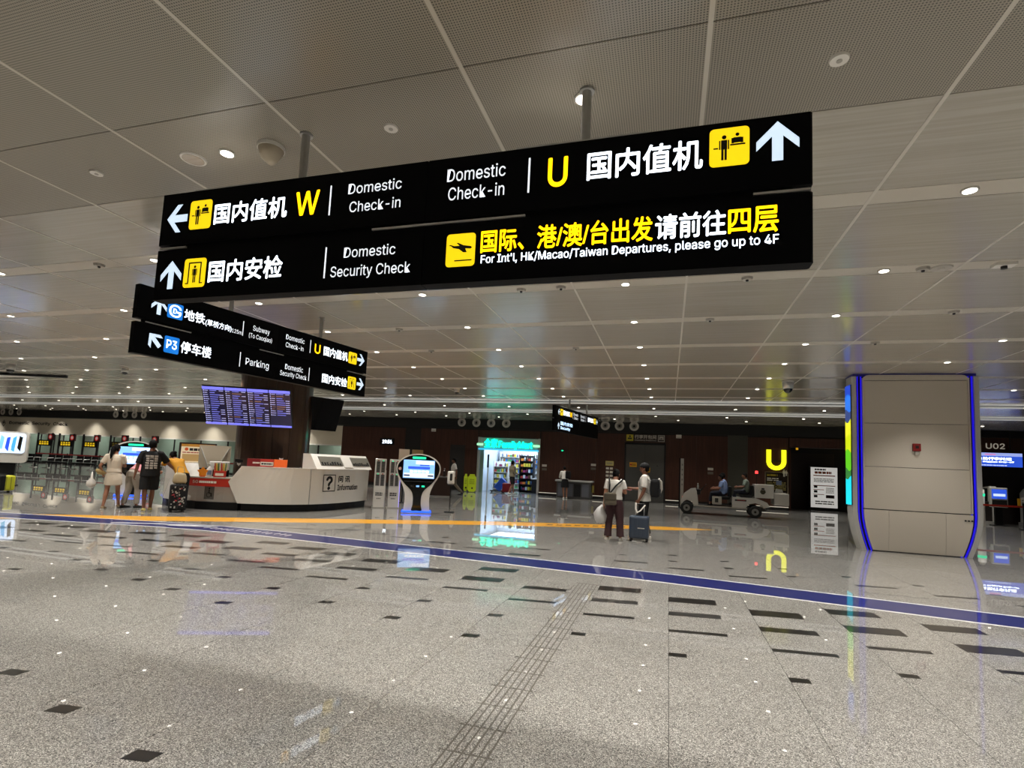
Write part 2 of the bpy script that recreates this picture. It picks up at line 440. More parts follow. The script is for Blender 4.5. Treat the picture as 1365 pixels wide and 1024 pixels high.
# ------------------------------------------------------------------ walls
def panels(x0, x1, z0, z1, y, m, wd, parent, nm='wall_panel', th=.03, gap=.006):
    nn_ = max(1, round((x1-x0)/wd)); d_ = (x1-x0)/nn_
    me = MB().box(gap/2, d_-gap/2, -th, 0, z0, z1).mesh(nm); me.materials.append(m)
    for i in range(nn_):
        o = link(nm, me, parent); o.location = (x0+i*d_, y, 0)
wn = MB().box(-19.2, -10.3, YN, YN+.25, 0, H).box(-6.75, 5.55, YN, YN+.25, 0, H).box(-10.3, -6.75, YN, YN+.25, 3.05, H).build('wall_north', black_band, kind='structure')
for x0, x1 in ((-19.2, -14.9), (-13.9, -12.0), (-11.1, -10.35), (-6.7, -2.2), (-.15, 2.8), (3.7, 5.5)):
    panels(x0, x1, .18, 3.45, YN, walnut, 1.3, wn)
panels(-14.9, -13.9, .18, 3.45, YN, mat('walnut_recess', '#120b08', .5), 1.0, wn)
panels(-12.0, -11.1, .18, 2.55, YN, mat('dark_recess', '#1d1a18', .5), .9, wn)
panels(-12.0, -11.1, 2.56, 3.45, YN, walnut, .9, wn)
panels(-10.3, -6.75, 3.07, 3.45, YN, walnut, 1.75, wn)
panels(-2.2, -.15, 3.02, 3.45, YN, walnut, 1.0, wn)
panels(2.8, 3.7, 0.18, 3.6, YN, mat('grey_wall_recess', '#39382f', .35), .9, wn, 'recess_panel')
bn = MB()
for x0, x1 in ((-19.2, -12.0), (-6.75, -2.2), (-.15, 5.5)):
    bn.box(x0, x1, YN-.05, YN, .0, .12)
bn.build('baseboard_north', black_band, kind='structure')
lit = MB()
for x0, x1 in ((-6.7, -5.6), (-3.8, -2.25), (-.12, 1.2), (3.2, 5.5), (-14, -12.2)):
    lit.box(x0, x1, YN-.045, YN, .135, .165)
lit.build('trim_6', mat('plinth_light', '#e6ddca', .4, emit=.5), kind='structure')
MB().box(-56, 12.6, YN-.06, YN-.001, 3.52, H).build('trim_7', black_band, kind='structure')
# recess on the right of the big letter, with a hanging brown header
MB().box(5.5, 12.6, 31.5, 31.7, 0, H).build('wall_recess', mat('recess_brown', '#1d110c', .45), kind='structure')
MB().box(5.5, 5.6, YN, 31.5, 0, H).build('wall_recess_side', walnut, kind='structure')
hd = MB().prism([(5.55, 3.02), (8.7, 3.02), (8.35, 3.46), (5.55, 3.46)], YN-.03, YN+.3).build('trim_8', walnut, kind='structure')
me_w = MB().box(12.6, 24, 28.6, 28.9, 0, H).build('wall_northeast', mat('dark_brown_wall', '#1c110d', .4), kind='structure')
MB().box(12.6, 24, 28.5, 28.6, 3.75, H).build('trim_9', black_band, kind='structure')
panels(12.6, 24, 2.5, 3.74, 28.6, walnut, 2.3, me_w)
MB().box(XE, XE+.2, YS, 40, 0, H).build('wall_east', fascia_m, kind='structure')
MB().box(XW-.2, XW, YS, 40, 0, H).build('wall_west', fascia_m, kind='structure')
MB().box(XW, XE, YS-.2, YS, 0, H).build('wall_south', fascia_m, kind='structure')

# security check front on the left: pale fascia over glass
fas = MB().box(-56, -19.2, YN, YN+.25, 2.3, 3.47).build('wall_fascia', fascia_m, kind='structure')
MB().box(-56, -19.2, YN-.03, YN+.3, 2.24, 2.31).build('trim_10', white_m, kind='structure')
MB().box(-56, -19.2, 33, 33.2, 0, H).build('wall_security', mat('security_wall', '#5f655f', .5), kind='structure')
text(fas, 'Domestic  Security  Check', -48.9, -42.6, 2.86, 3.16, YN-.012, ink, .02)
b = MB().ring(-49.5, 2.98, .2, .27, YN-.012, seg=4, sx=.9); b.disc(-49.5, 3.02, .09, YN-.013)
b.build('shield_mark', ink, fas)
for i, x in enumerate([-52.2, -50.3, -48.1, -46.6, -45.6, -44.7, -43.4, -42, -40.3, -38.4, -36.4, -34.4, -32, -29.6, -27.2, -24.8, -22.2]):
    nx = [-50.3, -48.1, -46.6, -45.6, -44.7, -43.4, -42, -40.3, -38.4, -36.4, -34.4, -32, -29.6, -27.2, -24.8, -22.2, -19.4][i]
    wdw = thing('glass_screen', ORD[i]+' grey green glass partition pane from the left below the security check fascia', 'glass partition', ((x+nx)/2, 30, 0), group='glass panes of the security check')
    hw = (nx-x)/2
    MB().box(-hw+.05, hw-.05, -.02, .02, .1, 2.7).build('pane', glass_t if i % 3 else mat('pale_glass', '#8d9a90', .12), wdw)
    MB().box(-hw, -hw+.1, -.05, .05, 0, 2.75).build('mullion', dark_steel, wdw)

# ------------------------------------------------------------------ downlights
ring_me = MB().cyl(0, 0, -.012, .004, .064, .06, 24).mesh('trim_ring'); ring_me.materials.append(white_m); ring_me.shade_smooth()
lens_me = MB().cyl(0, 0, -.016, -.0125, .05, .05, 20).mesh('lens'); lens_me.materials.append(lens_m)
sp = bpy.data.lights.new('downlight_beam', 'SPOT'); sp.energy = DOWNLIGHT_W; sp.color = DOWNLIGHT_COL
sp.spot_size = radians(98); sp.spot_blend = 1.0; sp.shadow_soft_size = .06
beams = {}
for f_ in (1.0, .85, .68, .5):                     # the rows deep in the hall burn dimmer than those near the entrance
    q_ = sp.copy(); q_.energy = DOWNLIGHT_W*f_; beams[f_] = q_
def downlight(x, y, f_=1.0):
    t_ = thing('ceiling_downlight', 'small round recessed downlight shining in the pale metal ceiling', 'ceiling light', (x, y, H), group='downlights of the ceiling grid')
    link('trim_ring', ring_me, t_); link('lens', lens_me, t_)
    lo = bpy.data.objects.new('beam', beams[f_]); COL.objects.link(lo); lo.parent = t_; lo.location = (0, 0, -.03)
LY = [-2.2, -.3, 1.5, 3.35]+[5.18+1.875*i for i in range(8)]+[21.6, 24.7, 26.4]
for j, y in enumerate(LY):
    for i in range(-14, 5):
        x = -.6+3*i
        if j == len(LY)-1: x += 1.0
        # keep what the hall can see or what lights its near floor
        if y < 3 and not -9 < x < 9: continue
        if x < -8-1.9*y or x > 6+.7*y or x > 13: continue
        if abs(x-5.3) < 1.4 and 13.5 < y < 16.5: continue
        downlight(x, y, 1.0 if y < 9.5 else (.85 if y < 13.5 else (.68 if y < 20 or x < -16 else .5)))
for x in [-50.4+3.55*i for i in range(9)]: downlight(x, 27.35)
for x in [-48.6+3.55*i for i in range(9)]: downlight(x, 28.95)  # unseen row added behind the fascia to brighten the glass panes
# ------------------------------------------------------------------ hanging wayfinding signs
def arrow(parent, x0, x1, z0, z1, y, m, turn, name='arrow'):
    """bold arrow pointing up, turned (degrees, anticlockwise), fitted to the box"""
    P = [(0, .5), (.5, .02), (.5, -.22), (.13, .13), (.13, -.5), (-.13, -.5), (-.13, .13), (-.5, -.22), (-.5, .02)]
    a = radians(turn); Q = [(x*cos(a)-z*sin(a), x*sin(a)+z*cos(a)) for x, z in P]
    ax, bx = min(q[0] for q in Q), max(q[0] for q in Q); az, bz = min(q[1] for q in Q), max(q[1] for q in Q)
    b = MB(); b.prism([(x0+(q[0]-ax)/(bx-ax)*(x1-x0), z0+(q[1]-az)/(bz-az)*(z1-z0)) for q in Q], y, y+.001)
    return b.build(name, m, parent)
def rrect(x0, x1, z0, z1, r, n_=5):
    P = []
    for cx, cz, a0 in ((x1-r, z1-r, 0), (x0+r, z1-r, 90), (x0+r, z0+r, 180), (x1-r, z0+r, 270)):
        for i in range(n_+1):
            a = radians(a0+90*i/n_); P.append((cx+r*cos(a), cz+r*sin(a)))
    return P
def man(b, cx, z0, h, y, bust=False):
    """pictogram person, h = height"""
    u = h
    b.disc(cx, z0+u*.91, u*.085, y, 14)
    if bust:
        b.quad(cx-u*.17, cx+u*.17, z0+u*.52, z0+u*.78, y); b.quad(cx-u*.25, cx-u*.14, z0+u*.5, z0+u*.76, y); b.quad(cx+u*.14, cx+u*.25, z0+u*.5, z0+u*.76, y)
    else:
        b.quad(cx-u*.11, cx+u*.11, z0+u*.42, z0+u*.8, y); b.quad(cx-u*.18, cx-u*.13, z0+u*.42, z0+u*.79, y); b.quad(cx+u*.13, cx+u*.18, z0+u*.42, z0+u*.79, y)
        b.quad(cx-u*.1, cx-u*.015, z0, z0+u*.43, y); b.quad(cx+u*.015, cx+u*.1, z0, z0+u*.43, y)
def picto(parent, kind, x0, x1, z0, z1, y, m=None):
    """rounded tile with a dark pictogram; tile is a sub-part joined with its drawing in a second material"""
    b = MB().prism(rrect(x0, x1, z0, z1, (x1-x0)*.12), y, y+.001)
    o = b.build('pictogram_tile', m or em_yellow, parent)
    w_, h_ = x1-x0, z1-z0; b = MB(); yy = y-.001
    if kind == 'checkin':
        man(b, x0+w_*.37, z0+h_*.16, h_*.66, yy); b.quad(x0+w_*.1, x0+w_*.22, z0+h_*.46, z0+h_*.5, yy)
        man(b, x0+w_*.7, z0+h_*.3, h_*.55, yy, True); b.quad(x0+w_*.52, x0+w_*.9, z0+h_*.52, z0+h_*.565, yy)
    elif kind == 'gate':
        for a, c in ((.2, .26), (.74, .8)): b.quad(x0+w_*a, x0+w_*c, z0+h_*.14, z0+h_*.86, yy)
        b.quad(x0+w_*.2, x0+w_*.8, z0+h_*.82, z0+h_*.87, yy); b.quad(x0+w_*.1, x0+w_*.26, z0+h_*.12, z0+h_*.16, yy); b.quad(x0+w_*.74, x0+w_*.9, z0+h_*.12, z0+h_*.16, yy)
        man(b, x0+w_*.5, z0+h_*.16, h_*.6, yy)
    elif kind == 'plane':
        P = [(.1, .62), (.2, .6), (.32, .52), (.46, .54), (.3, .66), (.38, .68), (.64, .57), (.82, .63), (.86, .66), (.84, .7), (.76, .7), (.62, .66), (.42, .55), (.3, .47), (.2, .48)]
        b.prism([(x0+w_*p, z0+h_*q) for p, q in [(.08, .64), (.16, .64), (.24, .57), (.44, .53), (.6, .42), (.72, .42), (.66, .54), (.84, .52), (.9, .56), (.84, .6), (.6, .64), (.42, .72), (.34, .73), (.46, .63), (.28, .63), (.14, .68)]], yy, yy+.0005)
        b.quad(x0+w_*.3, x0+w_*.9, z0+h_*.16, z0+h_*.2, yy)
    elif kind == 'case':
        b.quad(x0+w_*.25, x0+w_*.75, z0+h_*.2, z0+h_*.55, yy); b.quad(x0+w_*.4, x0+w_*.6, z0+h_*.55, z0+h_*.65, yy); b.quad(x0+w_*.2, x0+w_*.8, z0+h_*.14, z0+h_*.17, yy)
    b.build('pictogram', ink, o) if parent.parent is None else b.build('pictogram', ink, parent)
    return o
def sign_panel(root, x0, x1, z0, z1, dy, capl, capr):
    """black light box, bevelled at a free end"""
    c = .012
    P = [(x0+(c if capl else 0), -dy), (x1-(c if capr else 0), -dy), (x1, -dy+(c if capr else 0)), (x1, dy-(c if capr else 0)), (x1-(c if capr else 0), dy), (x0+(c if capl else 0), dy), (x0, dy-(c if capl else 0)), (x0, -dy+(c if capl else 0))]
    Q = []
    for p in P:
        if not Q or (Vector(p)-Vector(Q[-1])).length > 1e-6: Q.append(p)
    if (Vector(Q[0])-Vector(Q[-1])).length < 1e-6: Q.pop()
    return MB().prism(Q, z0, z1, 'z').build('sign_panel', sign_black, root)
def hanging(root, xl, xr, poles, zu=(3.215, 3.65), zl=(2.755, 3.17), mid=None, rails=()):
    dy = .055
    ps = []
    for (z0, z1) in (zu, zl):
        ps.append(sign_panel(root, xl, mid-.004, z0, z1, dy, True, False)); ps.append(sign_panel(root, mid+.004, xr, z0, z1, dy, False, True))
    for p in poles:
        MB().cyl(p, .02, zu[1], H, .032, seg=16).build('pole', steel, root, smooth=False)
        MB().cyl(p, .02, H-.015, H+.005, .05, seg=16).build('ceiling_collar', steel, root)
    MB().box(xl+.06, xr-.06, -.02, .03, zu[1], zu[1]+.008).build('top_rail', alu, root)
    for p, (a, c) in zip(poles, ((-.98, -.35), (-.45, .42))): MB().box(max(xl+.05, p+a), min(xr-.05, p+c), -.053, -.02, zu[1], zu[1]+.011).build('silver_cover', alu, root)
    # dark connectors between the two rows, silver rail where the gap stays open
    MB().box(xl+.1, xr-.1, -.03, .03, zl[1]-.002, zu[0]+.002).build('connector', sign_black, root)
    for a, c in rails: MB().box(a, c, -.05, -.035, zl[1]+.012, zl[1]+.026).build('silver_rail', alu, root)
    return ps
Y_ = -.0565
s1 = thing('hanging_sign', 'large black airport sign with two rows of check-in directions hanging nearest the viewer', 'sign', (-1.655, 3.265, 2.755), 0, None)
hold = s1
def rel(o, z0): o.location.z = z0
# children are modelled at their true height; the Empty sits at the sign's lower edge
def lower(root, z0):
    for c in root.children: c.location.z -= z0
X0 = 1.655
UL, UR, LL, LR = hanging(s1, -2.42, 2.41, (-1.11, 1.09), mid=0.0, rails=((-2.4, -2.13), (-.42, .72), (2.1, 2.4)))
def T(p, s_, a, c, z0, z1, m=em_white, bold=.0, **k): return text(p, s_, a+X0, c+X0, z0, z1, Y_, m, bold, **k)
def BAR(p, x, z0, z1, m=em_white): MB().quad(x-.006, x+.006, z0, z1, Y_).build('divider', m, p)
arrow(UL, -4.0+X0, -3.79+X0, 3.315, 3.55, Y_, em_blueish, 90)
picto(UL, 'checkin', -3.765+X0, -3.545+X0, 3.325, 3.565, Y_)
T(UL, '国内值机', -3.515, -2.82, 3.347, 3.52, bold=.018)
T(UL, 'W', -2.745, -2.535, 3.345, 3.535, em_yellow, .012)
BAR(UL, -2.44+X0, 3.325, 3.555)
T(UL, 'Domestic', -2.29, -1.855, 3.47, 3.552); T(UL, 'Check-in', -2.27, -1.855, 3.33, 3.412)
arrow(LL, -4.005+X0, -3.79+X0, 2.84, 3.075, Y_, em_blueish, 0)
picto(LL, 'gate', -3.765+X0, -3.545+X0, 2.842, 3.08, Y_)
T(LL, '国内安检', -3.515, -2.815, 2.872, 3.05, bold=.018)
BAR(LL, -2.44+X0, 2.846, 3.08)
T(LL, 'Domestic', -2.287, -1.87, 2.988, 3.068); T(LL, 'Security Check', -2.388, -1.745, 2.828, 2.93)
T(UR, 'Domestic', -1.505, -1.082, 3.475, 3.57); T(UR, 'Check-in', -1.49, -1.085, 3.34, 3.434)
BAR(UR, -.918+X0, 3.338, 3.578)
T(UR, 'U', -.79, -.66, 3.357, 3.56, em_yellow, .012)
T(UR, '国内值机', -.535, .163, 3.375, 3.567, bold=.018)
picto(UR, 'checkin', .2+X0, .421+X0, 3.373, 3.612, Y_)
arrow(UR, .458+X0, .685+X0, 3.374, 3.614, Y_, em_blueish, 0)
picto(LR, 'plane', -1.48+X0, -1.27+X0, 2.866, 3.096, Y_)
xx = -1.232; seg_ = (('国际、港/澳/台出发', -1.232, -.118, em_yellow), ('请前往', -.105, .298, em_white), ('四层', .308, .578, em_yellow))
for s_, a, c, m_ in seg_: T(LR, s_, a, c, 2.95 if m_ is em_white else 2.947, 3.108, m_, .02)
T(LR, "For Int'l, HK/Macao/Taiwan Departures, please go up to 4F", -1.225, .578, 2.862, 2.935, bold=.003)
lower(s1, 2.755)

ang = atan2(.983, .186)
s2 = thing('hanging_sign', 'long black hanging sign with subway and parking P3 arrows, receding behind the largest one', 'sign', (-5.99, 8.366, 2.76), ang)
UL, UR, LL, LR = hanging(s2, -3.42, .81, (-2.1, -.35), zu=(3.22, 3.66), zl=(2.76, 3.17), mid=-1.275, rails=((-3.3, -2.7), (-1.6, -1.15), (.3, .75)))
X0 = 0
arrow(UL, -3.255, -3.06, 3.32, 3.55, Y_, em_blueish, 0)
lg = MB().prism(rrect(-3.05, -2.845, 3.32, 3.53, .02), Y_, Y_+.001).build('line_tile', blue_sign, UL)
T(UL, 'G', -3.03, -2.865, 3.34, 3.51, bold=.004).location.y = -.001
T(UL, 'D', -2.978, -2.928, 3.39, 3.46, bold=.012).location.y = -.001
T(UL, '地铁', -2.825, -2.53, 3.345, 3.5, bold=.018)
T(UL, '(草桥方向)', -2.52, -2.115, 3.332, 3.44, bold=.008)
T(UL, '125m', -2.105, -1.945, 3.342, 3.402)
BAR(UL, -1.928, 3.333, 3.56)
T(UL, 'Subway', -1.76, -1.458, 3.435, 3.54); T(UL, '(To Caoqiao)', -1.82, -1.405, 3.318, 3.412)
T(UR, 'Domestic', -1.14, -.757, 3.466, 3.553); T(UR, 'Check-in', -1.135, -.768, 3.335, 3.42)
BAR(UR, -.625, 3.341, 3.572)
T(UR, 'U', -.528, -.398, 3.36, 3.53, em_yellow, .012)
T(UR, '国内值机', -.32, .274, 3.362, 3.535, bold=.018)
picto(UR, 'checkin', .294, .511, 3.345, 3.565, Y_)
arrow(UR, .525, .724, 3.347, 3.575, Y_, em_blueish, -90)
arrow(LL, -3.245, -3.07, 2.86, 3.055, Y_, em_blueish, 45)
MB().prism(rrect(-3.048, -2.852, 2.843, 3.068, .02), Y_, Y_+.001).build('parking_tile', blue_sign, LL)
T(LL, 'P3', -3.02, -2.88, 2.9, 3.02, bold=.014).location.y = -.001
T(LL, '停车楼', -2.83, -2.39, 2.88, 3.045, bold=.018)
BAR(LL, -1.932, 2.853, 3.077)
T(LL, 'Parking', -1.835, -1.42, 2.875, 3.012)
T(LR, 'Domestic', -1.11, -.742, 2.965, 3.058); T(LR, 'Security Check', -1.2, -.655, 2.83, 2.935)
BAR(LR, -.607, 2.848, 3.08)
T(LR, '国内安检', -.31, .303, 2.87, 3.04, bold=.018)
picto(LR, 'gate', .32, .53, 2.856, 3.094, Y_)
arrow(LR, .56, .747, 2.87, 3.1, Y_, em_blueish, -90)
lower(s2, 2.76)

s3 = thing('hanging_sign', 'small distant black hanging sign near the brown back wall', 'sign', (-3.3, 19.9, 2.79), atan2(.979, .205))
UL, UR, LL, LR = hanging(s3, -2.35, 2.09, (-.9, .9), zu=(3.25, 3.66), zl=(2.79, 3.2), mid=-.1)
arrow(UL, -2.1, -1.93, 3.37, 3.56, Y_, em_blueish, 90)
picto(UL, 'checkin', -1.9, -1.66, 3.36, 3.58, Y_)
T(UL, '国内值机', -1.62, -1.03, 3.38, 3.56, bold=.028); T(UL, 'W', -1.0, -.8, 3.38, 3.56, em_yellow, .012)
BAR(UL, -.74, 3.35, 3.58)
T(UL, 'Domestic', -.66, -.2, 3.47, 3.57); T(UL, 'Check-in', -.63, -.22, 3.34, 3.44)
T(UR, 'Domestic', .06, .5, 3.47, 3.57); T(UR, 'Check-in', .08, .48, 3.34, 3.44)
BAR(UR, .62, 3.35, 3.58)
T(UR, '国内值机', .85, 1.5, 3.38, 3.56, bold=.028)
picto(UR, 'checkin', 1.54, 1.78, 3.36, 3.58, Y_)
arrow(UR, 1.82, 2.0, 3.37, 3.56, Y_, em_blueish, -90)
arrow(LL, -2.1, -1.93, 2.86, 3.1, Y_, em_blueish, 0)
T(LL, '国内安检', -1.85, -.72, 3.02, 3.15, em_blueish, .02); T(LL, 'Security', -1.85, -.95, 2.85, 2.98, em_blueish, .02)
lower(s3, 2.79)
# ------------------------------------------------------------------ clad pillar with blue light channels
pil = thing('clad_pillar', 'wide pale panelled pillar edged by glowing blue light channels, right of the hall', 'pillar', (5.31, 14.0, 0), 0, kind='thing')
def profile_in(z):                                    # how far the skirt is drawn in at height z
    return 0 if z > .85 else .19*(1-z/.85)**1.6
def skirt(poly_fn, zs, name, m):
    b = MB(); R_ = [[b.bm.verts.new((x, y, z)) for x, y in poly_fn(z)] for z in zs]; k = len(R_[0])
    for A, B_ in zip(R_, R_[1:]):
        for i in range(k): b.bm.faces.new((A[i], A[(i+1) % k], B_[(i+1) % k], B_[i]))
    b.bm.faces.new(R_[0][::-1]); b.bm.faces.new(R_[-1]); return b.build(name, m, pil)
ZS = [.0, .1, .22, .36, .52, .7, .86, 4.0]
def core(z):
    d_ = profile_in(z)
    return [(-1.16+d_, .07+d_*.3), (1.16-d_, .07+d_*.3), (1.2-d_, .5), (.75, 2.1), (-.75, 2.1), (-1.2+d_, .5)]
skirt(core, ZS, 'core', mat('channel_dark', '#0a0a16', .3))
def col_strip(x0, x1, y0, y1, m, name, z1=3.99, zs=ZS):
    def f(z):
        d_ = profile_in(min(z, 4)); s_ = -1 if x0 < 0 else 1
        return [(x0-s_*d_, y0+d_*.3), (x1-s_*d_, y0+d_*.3), (x1-s_*d_, y1+d_*.3), (x0-s_*d_, y1+d_*.3)]
    return skirt(f, [min(z, z1) for z in zs], name, m)
for s in (-1, 1):
    for a in (1.035, 1.105):
        x0, x1 = sorted((s*a, s*(a+.012))); col_strip(x0, x1, .02, .1, em_blue, 'led_line')
    x0, x1 = sorted((s*1.14, s*1.235)); col_strip(x0, x1, .02, .42, alu, 'side_rim')
MB().box(-1.2, 1.2, .05, .6, 3.99, 4.05).build('top_shadow_gap', mat('led_glow_dark', '#120f4a', .4, emit=.35), pil)
# front panels: framed middle field in three sheets, plain head and skirt panels
def fpanel(x0, x1, z0, z1, y0=0., y1=.06, name='cladding_panel', r=0, m=clad):
    if r:
        P = [p for p in rrect(x0, x1, z0, z1, r) if True]
        P = [(x, max(z, z0)) for x, z in P]
        return MB().prism(P, y0, y1).build(name, m, pil)
    return MB().box(x0, x1, y0, y1, z0, z1, .003).build(name, m, pil)
b = MB(); P = [(-1.0, .95), (1.0, .95)]
frame_l = MB().prism([(-1.02, .95), (-.99, .95), (-.99, 3.9), (-1.02, 3.9)], 0, .06).build('frame_edge', clad, pil)
frame_r = MB().prism([(1.02, .95), (1.05, .95), (1.05, 3.9), (1.02, 3.9)][::-1], 0, .06).build('frame_edge', clad, pil)
MB().prism([(-1.02, 3.9), (1.05, 3.9), (1.05, 3.95)]+[(1.05-.14+.14*cos(radians(a)), 3.88+.14*sin(radians(a))) for a in (25, 45, 65, 90)]+[(-1.02+.14+.14*cos(radians(a)), 3.88+.14*sin(radians(a))) for a in (90, 115, 135, 155)]+[(-1.02, 3.95)], 0, .06).build('head_panel', clad, pil)
for i, (a, c) in enumerate(((.945, 1.895), (1.905, 2.895), (2.905, 3.885))): fpanel(-.985, 1.015, a, c, .012, .06)
for a, c in ((-1.02, -.535), (-.53, .545), (.55, 1.05)):
    b = MB(); R_ = []
    for z in [.02, .1, .22, .36, .52, .7, .86, .925]:
        d_ = profile_in(z); xa_ = a+(d_ if a < -1 else 0); xc = c-(d_ if c > 1 else 0)
        R_.append([b.bm.verts.new(q) for q in ((xa_, d_*.3, z), (xc, d_*.3, z), (xc, .06+d_*.3, z), (xa_, .06+d_*.3, z))])
    for A, B_ in zip(R_, R_[1:]):
        for i in range(4): b.bm.faces.new((A[i], A[(i+1) % 4], B_[(i+1) % 4], B_[i]))
    b.bm.faces.new(R_[0][::-1]); b.bm.faces.new(R_[-1]); b.build('skirt_panel', clad, pil)
for i in range(3): MB().cyl(0, 0, 0, .01, .018, seg=10).xf(Matrix.Translation((.9+i*.06, -.002, .8)) @ Matrix.Rotation(pi/2, 4, 'X')).build('socket', ink, pil)
# colourful lit screen on the narrow left flank
scr_h = [(1.0, 1.62, '#19c7dc'), (1.62, 1.82, '#2f6f34'), (1.82, 2.25, '#58b81e'), (2.25, 2.6, '#c5d611'), (2.6, 2.95, '#e3e12a'), (2.95, 3.2, '#2b3d74'), (3.2, 3.55, '#1e6ee0'), (3.55, 3.8, '#1a3fb4')]
scr = thing('flank_screen', 'narrow glowing screen of blue, yellow and cyan on the pillar flank', 'screen', (5.31-1.252, 14.03, 1.0))
fl = MB().box(-.004, .02, 0, .4, 0, 2.8).build('bezel', dark_steel, scr)
for i, (a, c, col) in enumerate(scr_h):
    b = MB()
    for j in range(4):
        y0 = .01+j*.095; o_ = .12*sin(i*1.7+j*1.1)
        P = [(y0, a-1.0+(o_*.4 if i else 0)), (y0+.095, a-1.0+(.12*sin(i*1.7+(j+1)*1.1)*.4 if i else 0)), (y0+.095, c-1.0+.12*sin((i+1)*1.7+(j+1)*1.1)*.4*(i < 7)), (y0, c-1.0+.12*sin((i+1)*1.7+j*1.1)*.4*(i < 7))]
        b.prism(P, -.008, -.004, 'x')
    b.build('picture_field', mat('screen_field_%d' % i, col, .3, emit=1.1), scr)
fire = thing('fire_alarm', 'small dark red fire alarm box mounted mid height on the pale pillar', 'alarm', (5.33, 14.0, 2.25))
MB().box(-.075, .075, -.05, .012, .03, .2, .008).build('housing', red_d, fire)
MB().box(-.03, .045, -.03, .012, -.05, .03, .004).build('grey_foot', grey_lt, fire)
MB().box(-.03, .03, -.056, -.05, .09, .15).build('push_plate', ink, fire)

# ------------------------------------------------------------------ walnut column with flight boards
CX, CY = -11.77, 13.7
colm = thing('walnut_column', 'thick dark walnut clad column rising behind the information counter', 'column', (CX, CY, 0), 0, kind='thing')
N_ = 14
for i in range(N_):
    a0, a1 = 2*pi*i/N_+.006, 2*pi*(i+1)/N_-.006; P = []
    for k in range(4): a = a0+(a1-a0)*k/3; P.append((1.05*cos(a), 1.05*sin(a)))
    for k in range(4): a = a1-(a1-a0)*k/3; P.append((1.0*cos(a), 1.0*sin(a)))
    MB().prism(P, 0, H-.004, 'z').build('walnut_stave', walnut_col, colm)
MB().cyl(0, 0, 0, H-.004, .995, seg=28).build('core', black, colm)
def flight_board(x, y, z, rz, tilt, lit=True, label='', wd=2.36, ht=1.16):
    o = thing('flight_board', label, 'display board', (x, y, z), rz)
    piv = Matrix.Rotation(radians(tilt), 4, 'X')
    n_ = 4; pw = wd/n_
    MB().box(-wd/2, wd/2, .01, .09, -ht/2, ht/2, .01).xf(piv).build('housing', black if lit else sign_black, o)
    MB().rod((-.5, .1, 0), (-.5, .75, .1), .04).rod((.5, .1, 0), (.5, .75, .1), .04).build('bracket', dark_steel, o)
    for i in range(n_):
        x0 = -wd/2+i*pw+.012; x1 = x0+pw-.024
        s_ = MB().box(x0, x1, 0, .012, -ht/2+.015, ht/2-.015).xf(piv).build('screen', em_navy if lit else sign_black, o)
        if not lit: continue
        MB().quad(x0, x1, ht/2-.1, ht/2-.015, -.002).xf(piv).build('header_bar', em_lav, s_); MB().quad(x0, x1, -ht/2+.015, -ht/2+.075, -.002).xf(piv).build('footer_bar', em_lav, s_)
        rnd = random.Random(i+3); B1, B2, B3 = MB(), MB(), MB(); nr = 16 if i < 3 else 11
        for r_ in range(nr):
            zt = ht/2-.115-r_*.0635; h_ = .024
            odd = rnd.random() < .12
            B1.quad(x0+.02, x0+.045, zt-h_-.006, zt, -.002)
            (B3 if odd else B1).quad(x0+.055, x0+.055+rnd.uniform(.07, .11), zt-h_, zt-.008, -.002)
            (B3 if odd else B2).quad(x0+.19, x0+.19+rnd.uniform(.13, .26), zt-h_, zt, -.002)
            if rnd.random() < .75: B1.quad(x1-.13, x1-.02, zt-h_, zt-.006, -.002)
        for q, m_, nm in ((B1, em_row, 'flight_codes'), (B2, em_row2, 'city_names'), (B3, em_row3, 'delayed_rows')):
            q.xf(piv).build(nm, m_, s_, kind='stuff')
    return o
flight_board(-11.46, 12.2, 2.83, radians(24), 27, True, 'lit blue flight information board of four screens hung on the walnut column')
flight_board(-10.76, 14.42, 2.88, radians(62), 24, False, 'black unlit back of a board right of the walnut column', wd=1.5, ht=1.1)

# ------------------------------------------------------------------ information counter: a ring of units round the column
RING = [(-14.6, 12.4), (-13.4, 11.5), (-12.75, 11.28), (-12.13, 11.2), (-11.55, 11.36), (-11.03, 11.62), (-10.55, 11.8), (-10.2, 11.97), (-9.85, 12.28), (-9.57, 12.68), (-9.42, 13.05), (-9.33, 13.67), (-9.3, 14.5), (-9.38, 15.4)]
cum = [0.0]
for p, q in zip(RING, RING[1:]): cum.append(cum[-1]+(Vector(q)-Vector(p)).length)
def at_s(s_):
    s_ = max(-.2, min(cum[-1]+.2, s_))
    for i in range(len(cum)-1):
        if s_ <= cum[i+1] or i == len(cum)-2:
            t_ = (s_-cum[i])/(cum[i+1]-cum[i]); p, q = Vector(RING[i]), Vector(RING[i+1])
            a = (q-p).normalized(); pa = (p-Vector(RING[max(i-1, 0)])).normalized() if i else a; na = (Vector(RING[min(i+2, len(RING)-1)])-q).normalized() if i < len(RING)-2 else a
            tg = ((pa+a).normalized()*(1-t_)+(a+na).normalized()*t_).normalized()
            return p.lerp(q, t_), Vector((-tg.y, tg.x))           # point, inward normal (to the left of travel)
